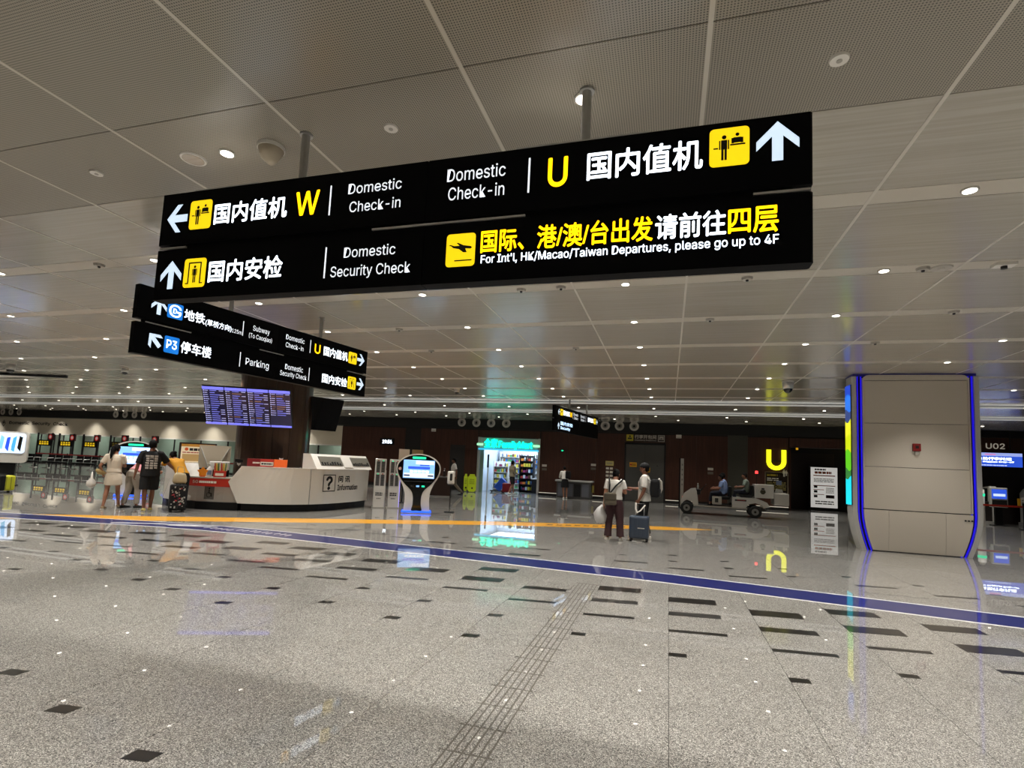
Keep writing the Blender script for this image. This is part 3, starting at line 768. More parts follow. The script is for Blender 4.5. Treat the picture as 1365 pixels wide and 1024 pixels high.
def sheet(edge_l, edge_r, th, nseg=8, inset=0.0):
    """curved slab following the ring; edge_* = list of (z, s) from bottom to top"""
    b = MB(); G = []
    for (z, sl), (_, sr) in zip(edge_l, edge_r):
        row = []
        for i in range(nseg+1):
            p, nn = at_s(sl+(sr-sl)*i/nseg); a = p+nn*inset; c = p+nn*(inset+th)
            row.append((b.bm.verts.new((a.x, a.y, z)), b.bm.verts.new((c.x, c.y, z))))
        G.append(row)
    R_ = len(G)
    for j in range(R_-1):
        for i in range(nseg):
            for k in (0, 1): b.bm.faces.new((G[j][i][k], G[j][i+1][k], G[j+1][i+1][k], G[j+1][i][k]))
        for i in (0, nseg): b.bm.faces.new((G[j][i][0], G[j][i][1], G[j+1][i][1], G[j+1][i][0]))
    for j in (0, R_-1):
        for i in range(nseg): b.bm.faces.new((G[j][i][0], G[j][i][1], G[j][i+1][1], G[j][i+1][0]))
    return b
SL, SR0, SR1, SP, SE = cum[1]+.1, cum[2]+.12, cum[5]+.02, cum[9]+.02, cum[-1]
c_red = thing('low_counter', 'low counter with bright red fascia between the white angular desk ends', 'counter', (-12, 11.3, 0))
def put(o, b, name, m, **k):
    b.xf(Matrix.Translation(-o.location)); return b.build(name, m, o, **k)
put(c_red, sheet([(.0, SR0-.1), (.2, SR0-.1)], [(.0, SR1), (.2, SR1)], .4, inset=.1), 'plinth', black)
put(c_red, sheet([(.2, SR0-.3), (.62, SR0-.3)], [(.2, SR1+.1), (.62, SR1+.1)], .05, inset=.22), 'front_panel', white_p)
put(c_red, sheet([(.615, SR0-.1), (.83, SR0-.1)], [(.615, SR1-.02), (.83, SR1-.02)], .25, inset=.03), 'red_fascia', red_p)
put(c_red, sheet([(.83, SR0-.1), (.86, SR0-.1)], [(.83, SR1), (.86, SR1)], .6, inset=.02), 'worktop', grey_lt)
c_left = thing('white_counter', 'white angular counter end behind the man in black, left of the red fascia', 'counter', (-13.2, 11.6, 0))
put(c_left, sheet([(.0, .3), (.2, .3)], [(.0, SR0), (.2, SR0-.2)], .5, inset=.08), 'plinth', black)
put(c_left, sheet([(.2, .0), (.75, .0), (1.2, .0)], [(.2, SR0-.28), (.75, SR0+.12), (1.2, SR0-.12)], .55), 'body', white_g)
c_mid = thing('white_counter', 'plain white counter block with a pointed left end, below the walnut column', 'counter', (-10.3, 12.2, 0))
put(c_mid, sheet([(.0, SR1+.1), (.2, SR1+.1)], [(.0, SP), (.2, SP)], .5, inset=.06), 'plinth', black)
put(c_mid, sheet([(.2, SR1+.02), (.76, SR1-.25), (1.17, SR1+.04)], [(.2, SP-.01), (.76, SP-.01), (1.17, SP-.01)], .55, 12), 'body', white_p)
put(c_mid, sheet([(1.17, SR1+.04), (1.19, SR1+.05)], [(1.17, SP-.01), (1.19, SP-.01)], .57, 12, -.01), 'counter_top', white_g)
c_inf = thing('white_counter', 'white counter block printed with the black question mark and Information lettering', 'counter', (-9.35, 14, 0))
put(c_inf, sheet([(.0, SP), (.2, SP)], [(.0, SE-.06), (.2, SE-.03)], .5, inset=.06), 'plinth', black)
put(c_inf, sheet([(.2, SP+.01), (1.17, SP+.01)], [(.2, SE-.05), (1.17, SE)], .55, 12), 'body', white_p)
put(c_inf, sheet([(1.17, SP+.01), (1.19, SP+.01)], [(1.17, SE), (1.19, SE)], .57, 12, -.01), 'counter_top', white_g)
def on_ring(o, fn, s0, z0, off=-.006):
    """print laid on the curved front: fn builds a child of o in flat (x, z); then wrapped"""
    c = fn()
    for v in c.data.vertices:
        p, nn = at_s(s0+v.co.x); q = p+nn*(off+v.co.y); v.co = Vector((q.x, q.y, z0+v.co.z))-o.location
    return c
def fl_(w_): return w_
s0 = SP+.38
on_ring(c_inf, lambda: MB().ring(.26, .26, .31, .345, 0, seg=4).xf(Matrix.Translation((.26, 0, .26)) @ Matrix.Rotation(pi/4, 4, 'Y') @ Matrix.Translation((-.26, 0, -.26))).build('question_frame', ink, c_inf), s0, .53)
on_ring(c_inf, lambda: text(c_inf, '?', .13, .39, .06, .46, 0, ink, .03), s0, .53)
on_ring(c_inf, lambda: text(c_inf, '问 讯', .62, 1.18, .27, .47, 0, ink, .03), s0, .53)
on_ring(c_inf, lambda: text(c_inf, 'Information', .6, 1.62, .04, .21, 0, ink, .02), s0, .53)
# red fascia print: knot emblem and lettering
s0 = SR0+.22
on_ring(c_red, lambda: MB().ring(.06, .1, .03, .045, 0, seg=10).ring(.12, .1, .03, .045, 0, seg=10).ring(.09, .135, .03, .045, 0, seg=10).ring(.09, .065, .03, .045, 0, seg=10).build('knot_emblem', ink_white, c_red), s0, .62, .02)
on_ring(c_red, lambda: text(c_red, '5G', .3, .45, .07, .15, 0, ink_white, .02), s0, .62, .02)
on_ring(c_red, lambda: bars(c_red, .48, .95, .075, .145, 0, ink_white, 'fascia_print', 1, 4, .2, 6), s0, .62, .02)
wc = on_ring(c_red, lambda: MB().quad(0, .3, 0, .36, 0).build('wheelchair_sign', grey_p, c_red), SR0+.73, .26, .215)
on_ring(c_red, lambda: MB().disc(.15, .29, .025, 0, 10).quad(.13, .165, .16, .26, 0).quad(.14, .23, .15, .175, 0).quad(.21, .24, .07, .16, 0).ring(.14, .12, .055, .07, 0, seg=14).build('wheelchair_mark', ink, c_red), SR0+.73, .26, .211)
# leaflet rack standing on the information block
lr = thing('leaflet_rack', 'white two-window leaflet rack standing on the information counter top', 'rack', (-9.6, 14.1, 1.19), radians(82))
b = MB().prism([(-.3, 0), (.25, 0), (.25, .42), (-.02, .42)], -1.25, 1.12, 'x')
b.build('body', white_g, lr)
for x0, x1 in ((-1.02, -.12), (.3, 1.12)):
    q = Matrix.Translation((0, -.16, .21)) @ Matrix.Rotation(radians(-33.7), 4, 'X')
    MB().box(x0, x1, -.012, .02, -.13, .17).xf(q).build('window', mat('rack_window', '#6d6b62', .3), lr)
    b = MB(); rnd = random.Random(int(x0*10))
    for i in range(8):
        xx = x0+.04+i*(x1-x0-.08)/8; b.box(xx, xx+.05, -.03, -.013, -.12, -.12+rnd.uniform(.05, .12))
    b.xf(q).build('leaflets', ink, lr, kind='stuff')
MB().box(-.1, .28, -.02, .005, -.2, .2).xf(Matrix.Translation((0, -.16, .21)) @ Matrix.Rotation(radians(-33.7), 4, 'X')).build('paper_notice', white_m, lr)
# things on the counters
for i, (x, y, m_, nm, lb) in enumerate(((-11.0, 12.12, red_d, 'notice_box', 'dark red notice box, left of three on the white counter'),
                                     (-10.72, 12.3, red_p, 'notice_box', 'red and white notice box, middle of three on the white counter'), (-10.42, 12.48, orange_p, 'tissue_box', 'orange red tissue box, right of three on the white counter'))):
    o = thing(nm, lb, 'box', (x, y, 1.19), rface(x, y, -4))
    MB().box(-.17, .17, -.08, .08, 0, .21, .006).build('carton', m_, o)
    if i == 1: MB().box(-.165, .165, -.083, -.08, .03, .13).build('white_label', ink_white, o); bars(o, -.14, .14, .05, .11, -.085, ink, 'label_print', 1, 2, .3, 5)
    if i == 0: bars(o, -.03, .15, .07, .13, -.083, ink_white, 'label_print', 1, 3, .3, 4)
    if i == 2: MB().prism([(-.04, .21), (.04, .21), (.06, .26), (0, .24), (-.05, .26)], -.03, .03).build('tissue', white_m, o)
o = thing('desk_gadget', 'small black desk gadget with grey front near the counter point', 'device', (-11.45, 12.05, 1.17), rface(-11.45, 12.05))
MB().box(-.1, .1, -.04, .06, .11, .2, .01).box(-.05, .05, -.03, .05, 0, .12, .01).build('body', black, o); MB().prism([(-.05, .06), (0, .01), (.05, .06), (.035, .1), (0, .08), (-.035, .1)], -.045, -.04).build('grey_front', grey_lt, o)
o = thing('hand_gel_bottle', 'white pump bottle of hand gel on the red fronted counter', 'bottle', (-12.0, 11.62, .86), rface(-12, 11.5))
MB().loft([(0, 0, 0), (0, 0, .2), (0, 0, .25), (0, 0, .28)], [.075, .075, .035, .03], 14).build('bottle', white_m, o, True); MB().box(-.05, .05, -.078, -.07, .05, .17).build('blue_label', mat('label_blue', '#7e93ad', .5), o)
MB().loft([(0, 0, .28), (0, 0, .34), (-.05, -.02, .35)], [.02, .02, .012], 8).build('pump', white_m, o)
o = thing('toy_figure', 'small orange yellow star shaped ornament on the red fronted counter', 'ornament', (-11.93, 11.34, .86), rface(-12, 11.5))
MB().prism([(.14*(1 if k % 2 == 0 else .62)*cos(pi/2+2*pi*k/10), .13+.14*(1 if k % 2 == 0 else .62)*sin(pi/2+2*pi*k/10)) for k in range(10)], -.03, .03).build('body', mat('star_orange', '#eb8c12', .5), o); MB().box(-.06, .06, -.035, .035, 0, .04).build('foot', orange_p, o)
o = thing('snack_stand', 'red display stand with colourful sticks on the red fronted counter', 'stand', (-11.62, 11.6, .86), rface(-11.6, 11.6))
MB().box(-.15, .15, -.07, .08, 0, .17, .006).build('red_box', red_p, o); MB().box(-.11, .09, -.073, -.07, .04, .11).build('white_label', ink_white, o); MB().box(-.15, .17, .05, .08, .17, .36).build('back_card', mat('card_cream', '#c9b79c', .6), o)
rnd = random.Random(4)
for i in range(7):
    x = -.12+i*.04; MB().rod((x, 0, .12), (x+rnd.uniform(-.02, .02), .02, .38), .012, seg=6).build('stick', mat('stick_%d' % (i % 4), ['#c33326', '#e2c12c', '#3d7d39', '#d9d5c8'][i % 4], .5), o)
# notice panels standing inside the ring
o = thing('promo_poster', 'framed cream promotional poster with orange header behind the red counter', 'poster', (-13.95, 13.0, .0), rface(-13.95, 13.0))
MB().box(-.5, .5, 0, .06, 0, 1.78).build('stand', mat('stand_brown', '#2c1a13', .5), o)
MB().box(-.44, .46, -.02, 0, 1.18, 1.74).build('sheet', mat('poster_cream', '#e6d6b6', .5, emit=.25), o)
MB().box(-.44, .46, -.023, -.02, 1.66, 1.74).build('orange_header', mat('poster_orange', '#d99a3c', .5), o)
MB().ring(-.3, 1.58, .0, .05, -.024, seg=12).build('orange_mark', orange_p, o); bars(o, -.22, .36, 1.53, 1.62, -.024, ink, 'headline', 1, 5, .15, 5); bars(o, -.4, .42, 1.46, 1.5, -.024, red_p, 'subline', 1, 6, .3, 8)
MB().box(-.4, .06, -.024, -.02, 1.22, 1.43).build('left_field', mat('field_sand', '#cfa86c', .6), o); MB().box(.12, .42, -.024, -.02, 1.22, 1.43).build('right_field', mat('field_grey', '#a8a49c', .6), o)
MB().box(-.6, .7, -.3, -.05, 1.08, 1.12).build('white_shelf', white_g, o)
o = thing('cream_board', 'tall plain cream board with crossed ribbons behind the snack stand', 'board', (-13.05, 12.62, 0), rface(-13.05, 12.62))
MB().box(-.3, .53, 0, .06, .5, 1.72).build('board', mat('board_cream', '#b7ab97', .5), o); MB().box(-.25, .45, 0, .05, 0, .5).build('legs_panel', dark_steel, o)
MB().rod((-.27, -.015, 1.66), (.02, -.015, .95), .014, seg=6).build('ribbon', alu, o); MB().rod((.48, -.015, 1.66), (.1, -.015, .85), .014, seg=6).build('ribbon', alu, o)
o = thing('back_cabinet', 'dark back cabinet with open drawers inside the counter ring', 'cabinet', (-13.2, 12.55, 0), rface(-13.2, 12.55))
MB().box(-.7, .35, -.1, .3, 0, 1.05).build('body', mat('cabinet_black', '#141312', .5), o)
for z in (.55, .75, .95): MB().box(-.6, -.1, -.15, -.1, z, z+.02).build('drawer_edge', alu, o)
o = thing('desk_printer', 'white desk printer beside the walnut column, inside the counter ring', 'printer', (-12.75, 12.35, 1.02), rface(-12.5, 12.6))
MB().box(-.02, .5, -.15, .2, 0, .24, .02).build('body', white_g, o); MB().box(.1, .2, -.155, -.15, .06, .1).build('slot', ink, o); MB().box(-.02, .5, -.15, .2, -1.02, 0).build('pedestal', black, o)
# ------------------------------------------------------------------ self-service kiosks (racket-shaped)
def smooth_poly(P, n_=6):
    """closed Catmull-Rom through control points"""
    out = []; k = len(P)
    for i in range(k):
        p0, p1, p2, p3 = [Vector(P[(i+j-1) % k]) for j in range(4)]
        for s_ in range(n_):
            t_ = s_/n_
            out.append(tuple(.5*((2*p1)+(p2-p0)*t_+(2*p0-5*p1+4*p2-p3)*t_*t_+(3*p1-p0-3*p2+p3)*t_**3)))
    return out
def mirror(P): return P+[(-x, z) for x, z in P[::-1] if abs(x) > 1e-6]
def kiosk(x, y, rz, label):
    k = thing('self_service_kiosk', label, 'kiosk', (x, y, 0), rz, 'racket-shaped kiosks')
    R_ = [(0, 1.76), (.34, 1.7), (.58, 1.53), (.655, 1.32), (.6, 1.08), (.47, .86), (.38, .62), (.36, .4), (.38, .12), (.38, .07), (0, .07)]
    outer = mirror(smooth_poly(mirror(R_))[:0] or R_)
    def sm(Q):
        q = smooth_poly(mirror(Q), 4); return q
    b = MB(); O = sm(R_)
    # white shell, tapering backwards
    F = [b.bm.verts.new((px, -.16, pz)) for px, pz in O]; M_ = [b.bm.verts.new((px*1.0, -.02, pz)) for px, pz in O]
    Bk = [b.bm.verts.new((px*.8, .2, (pz-.8)*.82+.72 if pz > .3 else pz)) for px, pz in O]
    nn_ = len(O)
    for A, B_ in ((F, M_), (M_, Bk)):
        for i in range(nn_): b.bm.faces.new((A[i], A[(i+1) % nn_], B_[(i+1) % nn_], B_[i]))
    b.bm.faces.new(F); b.bm.faces.new(Bk[::-1])
    smooth_sharp(b.build('shell', white_g, k), 35)
    I = sm([(0, 1.725), (.32, 1.665), (.55, 1.5), (.617, 1.32), (.56, 1.1), (.4, .87), (.2, .68), (.125, .5), (.12, .25), (.15, .08), (0, .08)])
    MB().prism(I, -.175, -.158).build('black_face', gloss_black, k)
    t_ = MB().box(-.46, .46, -.02, .02, -.27, .27, .012).xf(Matrix.Translation((.01, -.2, 1.3)) @ Matrix.Rotation(radians(-6), 4, 'X')).build('screen', em_scr1, k)
    b = MB(); rnd = random.Random(5); TM = Matrix.Translation((.01, -.2, 1.3)) @ Matrix.Rotation(radians(-6), 4, 'X')
    def on(b): b.xf(TM); return b
    on(MB().quad(-.44, .44, -.25, -.12, -.0215).quad(-.1, .44, .14, .25, -.0215)).build('screen_pale_field', em_scr3, t_)
    on(MB().quad(-.32, .32, .0, .075, -.0225).quad(.02, .3, .1, .14, -.0225)).build('screen_banner', em_scr2, t_)
    b = MB()
    for i in range(5):
        for j in range(2): b.quad(-.26+i*.115, -.17+i*.115, -.1-j*.09, -.035-j*.09, -.0228)
    on(b).build('screen_buttons', em_white, t_)
    on(MB().quad(-.43, -.26, -.21, -.17, -.023).quad(.26, .43, -.21, -.17, -.023)).build('screen_tabs', ink, t_)
    MB().prism(rrect(-.195, .2, 1.605, 1.67, .02), -.182, -.176).build('lit_logo_strip', em_green, k)
    MB().box(-.42, .42, -.2, -.165, .92, .95, .006).build('tray_edge', dark_steel, k)
    for px, m_, nm in ((-.16, dark_steel, 'card_slot'), (0, em_scr1, 'blue_reader'), (.16, em_green, 'green_reader')):
        MB().box(px-.045, px+.045, -.186, -.17, .77, .82, .006).build(nm, m_, k)
    MB().ring(-.545, 1.3, 0, .045, -.178, seg=14).build('round_button', mat('button_rose', '#d8a99c', .4), k)
    MB().box(-.43, .43, -.24, .26, 0, .045, .012).build('base', white_p, k); MB().box(-.435, .435, -.245, .265, .018, .07, .01).build('base_light', em_base, k)
    return k
kiosk(-7.22, 14.62, rface(-7.22, 14.62), 'white and black racket-shaped kiosk with a lit blue base right of the counter')
kiosk(-16.3, 12.85, rface(-16.3, 12.85), 'white and black racket-shaped kiosk behind the woman in cream at left')

# power bank towers beside the counter
for i, (x, y, rim) in enumerate(((-8.86, 15.22, alu), (-8.5, 15.5, mat('lilac_light', '#a59af0', .4, emit=.8)))):
    o = thing('charger_tower', ['slim grey white charger tower touching the information counter end', 'slim grey white charger tower with a lilac lit edge beside the kiosk'][i], 'tower', (x, y, 0), rface(x, y, 4), 'power bank towers')
    MB().box(-.17, .17, -.1, .14, 0, 1.56, .02).build('case', white_p, o)
    MB().box(.172, .186, -.1, .1, .02, 1.2).build('edge_trim', rim, o); MB().box(-.2, .2, -.14, .18, 0, .03).build('foot', grey_lt, o)
    for c_ in range(2):
        for r_ in range(2):
            g_ = MB().box(-.14+c_*.15, -.02+c_*.15, -.108, -.098, .7+r_*.42, 1.06+r_*.42).build('slot_panel', grey_p, o)
            b = MB()
            for q in range(7): b.box(-.12+c_*.15, -.04+c_*.15, -.111, -.107, .73+r_*.42+q*.046, .755+r_*.42+q*.046)
            b.build('slot', ink, g_, kind='stuff')
            MB().disc(-.08+c_*.15, 1.075+r_*.42, .022, -.104).build('slot_lamp', em_green if (c_+r_+i) % 2 == 0 else red_p, g_)
    bars(o, -.12, .1, .38, .5, -.104, ink, 'tower_print', 2, i+1, .35, 3); bars(o, -.08, .06, .28, .32, -.104, ink_grey, 'tower_print', 1, 3, .2, 2)
o = thing('notice_stand', 'beige notice board standing behind the charger towers', 'notice board', (-9.3, 17.6, 0), rface(-9.3, 17.6)); MB().box(-.2, .18, 0, .04, .9, 1.95).build('sheet', mat('sheet_beige', '#b3a18c', .6), o); MB().rod((0, .05, 0), (0, .05, 1.5), .03).build('post', dark_steel, o); MB().box(-.22, .22, -.2, .25, 0, .03).build('base', dark_steel, o)
o = thing('notice_stand', 'brown and grey notice board with round emblem behind the charger towers', 'notice board', (-8.85, 17.75, 0), rface(-8.8, 17.7)); MB().box(-.2, .2, 0, .04, .9, 1.95).build('sheet', mat('sheet_grey', '#8f8f8c', .6), o); MB().box(-.2, .2, -.005, 0, 1.72, 1.95).build('brown_head', mat('sheet_brown', '#8a7248', .6), o); MB().ring(-.12, 1.62, .08, .15, -.008, seg=18).build('round_emblem', ink_white, o); MB().rod((0, .05, 0), (0, .05, 1.5), .03).build('post', dark_steel, o); MB().box(-.22, .22, -.2, .25, 0, .03).build('base', dark_steel, o); MB().box(-.02, .1, .0, .03, .25, .85).build('wooden_leg', mat('wood_orange', '#7c4a22', .6), o)

# hand sanitiser stand, yellow floor boards, service desk
o = thing('sanitizer_stand', 'slim black stand holding a white hand sanitizer dispenser right of the kiosk', 'stand', (-6.5, 15.45, 0), rface(-6.5, 15.45))
MB().cyl(0, 0, 0, .025, .17, .16, 24).build('base_plate', black, o); MB().cyl(0, 0, .02, .95, .016).build('pole', black, o)
MB().box(-.115, .115, -.06, .06, .86, 1.28, .05).build('dispenser', white_g, o); MB().prism(rrect(-.04, .04, .98, 1.2, .03), -.07, -.062).build('window', ink, o); MB().box(-.1, .1, -.1, .02, .83, .86, .01).build('drip_tray', dark_steel, o)
for i, (x, y, w_) in enumerate(((-10.52, 27.05, .1), (-10.12, 26.95, .225))):
    o = thing('floor_board', ['yellow green caution board turned sideways by the brown wall', 'yellow green eight-sided caution board facing the hall by the shop'][i], 'sign board', (x, y, 0), rface(x, y), 'yellow caution boards')
    c_ = min(.08, w_*.5); P = [(-w_, .12), (-w_+c_, .03), (w_-c_, .03), (w_, .12), (w_, .8), (w_-c_, .9), (-w_+c_, .9), (-w_, .8)]
    MB().prism(P, -.02, .02).xf(Matrix.Rotation(radians(-7), 4, 'X')).build('front_board', lime, o)
    MB().prism(P, -.02, .02).xf(Matrix.Translation((0, .28, 0)) @ Matrix.Rotation(radians(7), 4, 'X')).build('back_board', lime, o)
    MB().box(-w_*.6, w_*.6, .08, .2, .88, .96, .01).build('handle', lime, o)
    q = bars(o, -w_*.6, w_*.6, .42, .72, -.03, mat('board_print', '#6f8212', .6), 'board_print', 4, i, .55, 3); q.rotation_euler = (radians(-7), 0, 0)
    MB().ring(.02, .22, 0, .05, -.03, seg=10).build('black_mark', ink, o).rotation_euler = (radians(-7), 0, 0)
o = thing('service_desk', 'brown low service desk with bottles seen right of the kiosk', 'desk', (-9.9, 22.2, 0), rface(-9.9, 22.2))
MB().box(-.9, .5, -.3, .3, .05, .85, .01).build('body', mat('desk_brown', '#3a2318', .5), o); MB().box(-.95, .55, -.34, .34, .85, .9).build('top', grey_p, o); MB().box(-.9, .5, -.28, .28, 0, .05).build('plinth', alu, o)
for i, (x, m_, h_) in enumerate(((-.6, 'label_blue', .3), (-.42, 'poster_cream', .24), (.2, 'stand_brown', .34))):
    b_ = thing('desk_bottle', ['pale blue bottle on the brown service desk', 'cream bottle on the brown service desk', 'dark brown jar on the brown service desk'][i], 'bottle', tuple(o.matrix_basis @ Vector((x, -.1, .9))), 0)
    MB().loft([(0, 0, 0), (0, 0, h_*.7), (0, 0, h_*.85), (0, 0, h_)], [.07, .07, .03, .03], 12).build('body', MATS[m_], b_)
    MB().cyl(0, 0, h_, h_+.02, .034).build('cap', white_m, b_)

# ------------------------------------------------------------------ back wall fittings
def nozzle(x, z, y, lab, grp, m_r=None):
    o = thing('air_nozzle', lab, 'air vent', (x, y, z), 0, grp)
    MB().ring(0, 0, .13, .24, -.03, 0, 28).build('outer_ring', mat('nozzle_ring', '#cdc8bf', .5), o); MB().ring(0, 0, .075, .105, -.05, 0, 24).build('inner_ring', grey_lt, o); MB().disc(0, 0, .24, -.008, 28).build('back_disc', mat('nozzle_back', '#0c0c0b', .6), o)
for i, x in enumerate((-11.37, -10.48, -9.6, -8.71)): nozzle(x, 3.85, YN-.06, ORD[i]+' from left of the '+'air nozzles on the black band over the shop', 'four nozzles over the shop')
for i, x in enumerate((-3.24, -2.5, -1.75)): nozzle(x, 3.85, YN-.06, ORD[i]+' from left of the '+'air nozzles left of the unpacking room sign', 'three nozzles near the unpacking sign')
for i, x in enumerate((-37.89, -37.01, -36.13, -35.27)): nozzle(x, 3.85, YN-.06, ORD[i]+' from left of the '+'air nozzles above the security glass', 'four nozzles over the security check')
for i, x in enumerate((-49.67, -48.75, -47.83)): nozzle(x, 3.85, YN-.06, ORD[i]+' from left of the '+'air nozzles above the security lettering', 'three nozzles at the far left')
d = thing('door_1', 'double grey metal door in the brown back wall with yellow notices', 'door', (-1.175, YN, 0), 0, kind='structure')
for s in (-1, 1):
    lf = MB().box(min(0, s*.96)+.006, max(0, s*.96)-.006, -.03, .02, .01, 2.9, .003).build('door_leaf', door_grey, d)
MB().box(-1.03, -.965, -.05, .03, 0, 2.98).box(.965, 1.03, -.05, .03, 0, 2.98).box(-1.03, 1.03, -.05, .03, 2.91, 2.98).build('door_frame', dark_steel, d)
MB().cyl(0, 0, 0, .04, .03, seg=12).xf(Matrix.Translation((.62, -.04, 1.85)) @ Matrix.Rotation(pi/2, 4, 'X')).build('lock', ink, d)
for i, (x0, x1, z0, z1) in enumerate(((-.76, -.4, 1.75, 1.98), (-.02, .27, 1.5, 1.74))):
    o = thing('notice_plate', ['yellow notice plate with red dot on the left grey door leaf', 'yellow notice plate on the right grey door leaf'][i], 'notice', (-1.175+(x0+x1)/2, YN-.045, z0), 0)
    MB().box((x0-x1)/2, (x1-x0)/2, -.01, .015, 0, z1-z0).build('plate', yellow_p, o); bars(o, (x0-x1)/2*.4, (x1-x0)/2*.8, .06, .17, -.012, ink, 'print_line', 2, i, .4, 3)
    if i == 0: MB().disc((x0-x1)/2*.65, (z1-z0)*.5, .05, -.013).build('red_dot', red_p, o)
o = thing('room_sign', 'dark wall sign with yellow pictogram and white characters above the grey door', 'sign', (-1.18, YN-.035, 3.06), 0)
MB().box(-1.0, 1.0, -.02, .03, 0, .38).build('backing', mat('sign_dim', '#23160f', .5), o)
MB().box(-.95, -.6, -.03, -.02, .03, .36).build('yellow_tile', mat('dim_yellow', '#8f8119', .5, emit=.12), o); MB().quad(-.88, -.67, .12, .2, -.032).disc(-.77, .27, .05, -.032).build('case_mark', ink, o)
dim_w = mat('dim_white', '#a39a8d', .5, emit=.15)
text(o, '行李开包间', -.53, .55, .15, .36, -.0225, dim_w, .016); text(o, 'Unpacking Inspection', -.53, .55, .04, .11, -.0225, dim_w, .01)
MB().box(.64, .66, -.026, -.022, .03, .36).box(.94, .96, -.026, -.022, .03, .36).box(.64, .96, -.026, -.022, .03, .05).box(.64, .96, -.026, -.022, .34, .36).build('square_frame', dim_w, o); text(o, '西', .68, .92, .12, .3, -.0225, dim_w, .016)
o = thing('wall_notices', 'pale yellow notice above rows of small white stickers on the brown wall', 'notice', (-2.97, YN-.033, 1.0), 0)
MB().box(-.2, .22, -.01, .03, .76, 1.0).build('yellow_notice', mat('pale_yellow', '#c5b56a', .5), o); bars(o, -.15, .17, .82, .94, -.012, ink_grey, 'print_line', 2, 3, .4, 4)
for i in range(8):
    MB().box(-.17+(i % 2)*.2, -.02+(i % 2)*.2, -.008, .03, .56-(i//2)*.19, .67-(i//2)*.19).build('sticker', ink_white, o)
for x, z, nm in ((-16.05, 2.56, '')) and ():
    pass
o = thing('digital_clock', 'black wall clock with white lit digits above the charger towers', 'clock', (-16.06, YN-.04, 2.4), 0)
MB().box(-.48, .46, -.06, .04, 0, .4, .01).build('case', black, o); text(o, '19:34', -.3, .33, .09, .31, -.064, em_white, .03)
for x, z, lab in ((-19.75, 2.3, 'small green exit light under the fascia end right of the column'), (-5.48, 2.45, 'small green exit light on the brown wall above the desk')):
    o = thing('exit_light', lab, 'exit light', (x, YN-.04 if x > -19 else YN+.2, z), 0); MB().box(-.1, .1, -.03, .04, -.07, .07).build('case', black, o); MB().prism([(-.08, 0), (.0, .055), (.0, .02), (.06, .02), (.06, -.02), (.0, -.02), (.0, -.055)][::-1], -.034, -.031).build('green_arrow', em_green, o)
for x, z, lab in ((-13.1, 3.28, 'small white wall device near the ceiling band left of the shop'), (.47, 3.3, 'small white wall device near the ceiling band right of the door')):
    o = thing('wall_device', lab, 'device', (x, YN-.033, z), 0); MB().box(-.13, .13, -.06, .03, 0, .17, .01).build('case', white_m, o); MB().box(-.1, .1, -.064, -.06, .03, .05).build('slot', grey_p, o)
for x, z, lab in ((-6.45, 1.55, 'pair of small white plates right of the shop opening'), (2.0, 1.75, 'white plate above a switch behind the cart driver'), (-3.8, 1.7, 'small white plate left of the wall stickers')):
    o = thing('wall_plate', lab, 'plate', (x, YN-.033, z), 0); MB().box(-.13, .13, -.02, .03, 0, .12).build('upper_plate', ink_white, o); MB().box(-.13, .13, -.02, .03, -.2, -.08).build('lower_plate', mat('plate_dim', '#6e665a', .5), o)
# big glowing letter and framed board under it
o = thing('letter_sign', 'big glowing yellow letter U on the brown back wall', 'sign', (4.96, YN-.12, 1.9), 0)
P = [(-.43, .97), (-.43, .38)]+[(-.43+.43+.43*cos(radians(a)), .4+.41*sin(radians(a))) for a in range(190, 351, 16)]+[(.43, .38), (.43, .97), (.23, .97), (.23, .4)]+[(.23*cos(radians(a)), .41+.22*sin(radians(a))) for a in range(-10, -171, -16)]+[(-.23, .4), (-.23, .97)]
MB().prism(P, -.02, .06).build('letter', em_neon, o); MB().box(-.35, .35, .06, .12, .4, .46).build('bracket', dark_steel, o)
o = thing('info_board', 'framed dark glass information board with yellow lines under the letter U', 'board', (4.98, YN-.035, .74), 0)
MB().box(-.5, .5, -.02, .03, 0, 1.06).build('glass', mat('board_dark', '#241a13', .2), o)
MB().box(-.51, -.48, -.03, .03, 0, 1.07).box(.48, .51, -.03, .03, 0, 1.07).box(-.51, .51, -.03, .03, 0, .03).box(-.51, .25, -.03, .03, 1.04, 1.07).build('frame', mat('frame_bronze', '#8a7a62', .4), o)
bars(o, -.42, .05, .82, 1.0, -.022, mat('dull_yellow', '#a08c1c', .5), 'yellow_print', 1, 8, .5, 2); bars(o, -.42, .1, .62, .8, -.022, ink_white, 'white_print', 2, 9, .5, 2); bars(o, -.42, .42, .2, .6, -.022, mat('dull_yellow2', '#857a3c', .5), 'yellow_print', 6, 10, .55, 3)
MB().box(-.02, .22, -.024, -.02, .45, .66).build('blue_picture', mat('pic_blue', '#5e6a86', .5), o)
b = MB(); man(b, .32, .86, .34, -.04); man(b, .42, .9, .26, -.04); b.build('people_mark', ink_white, o)
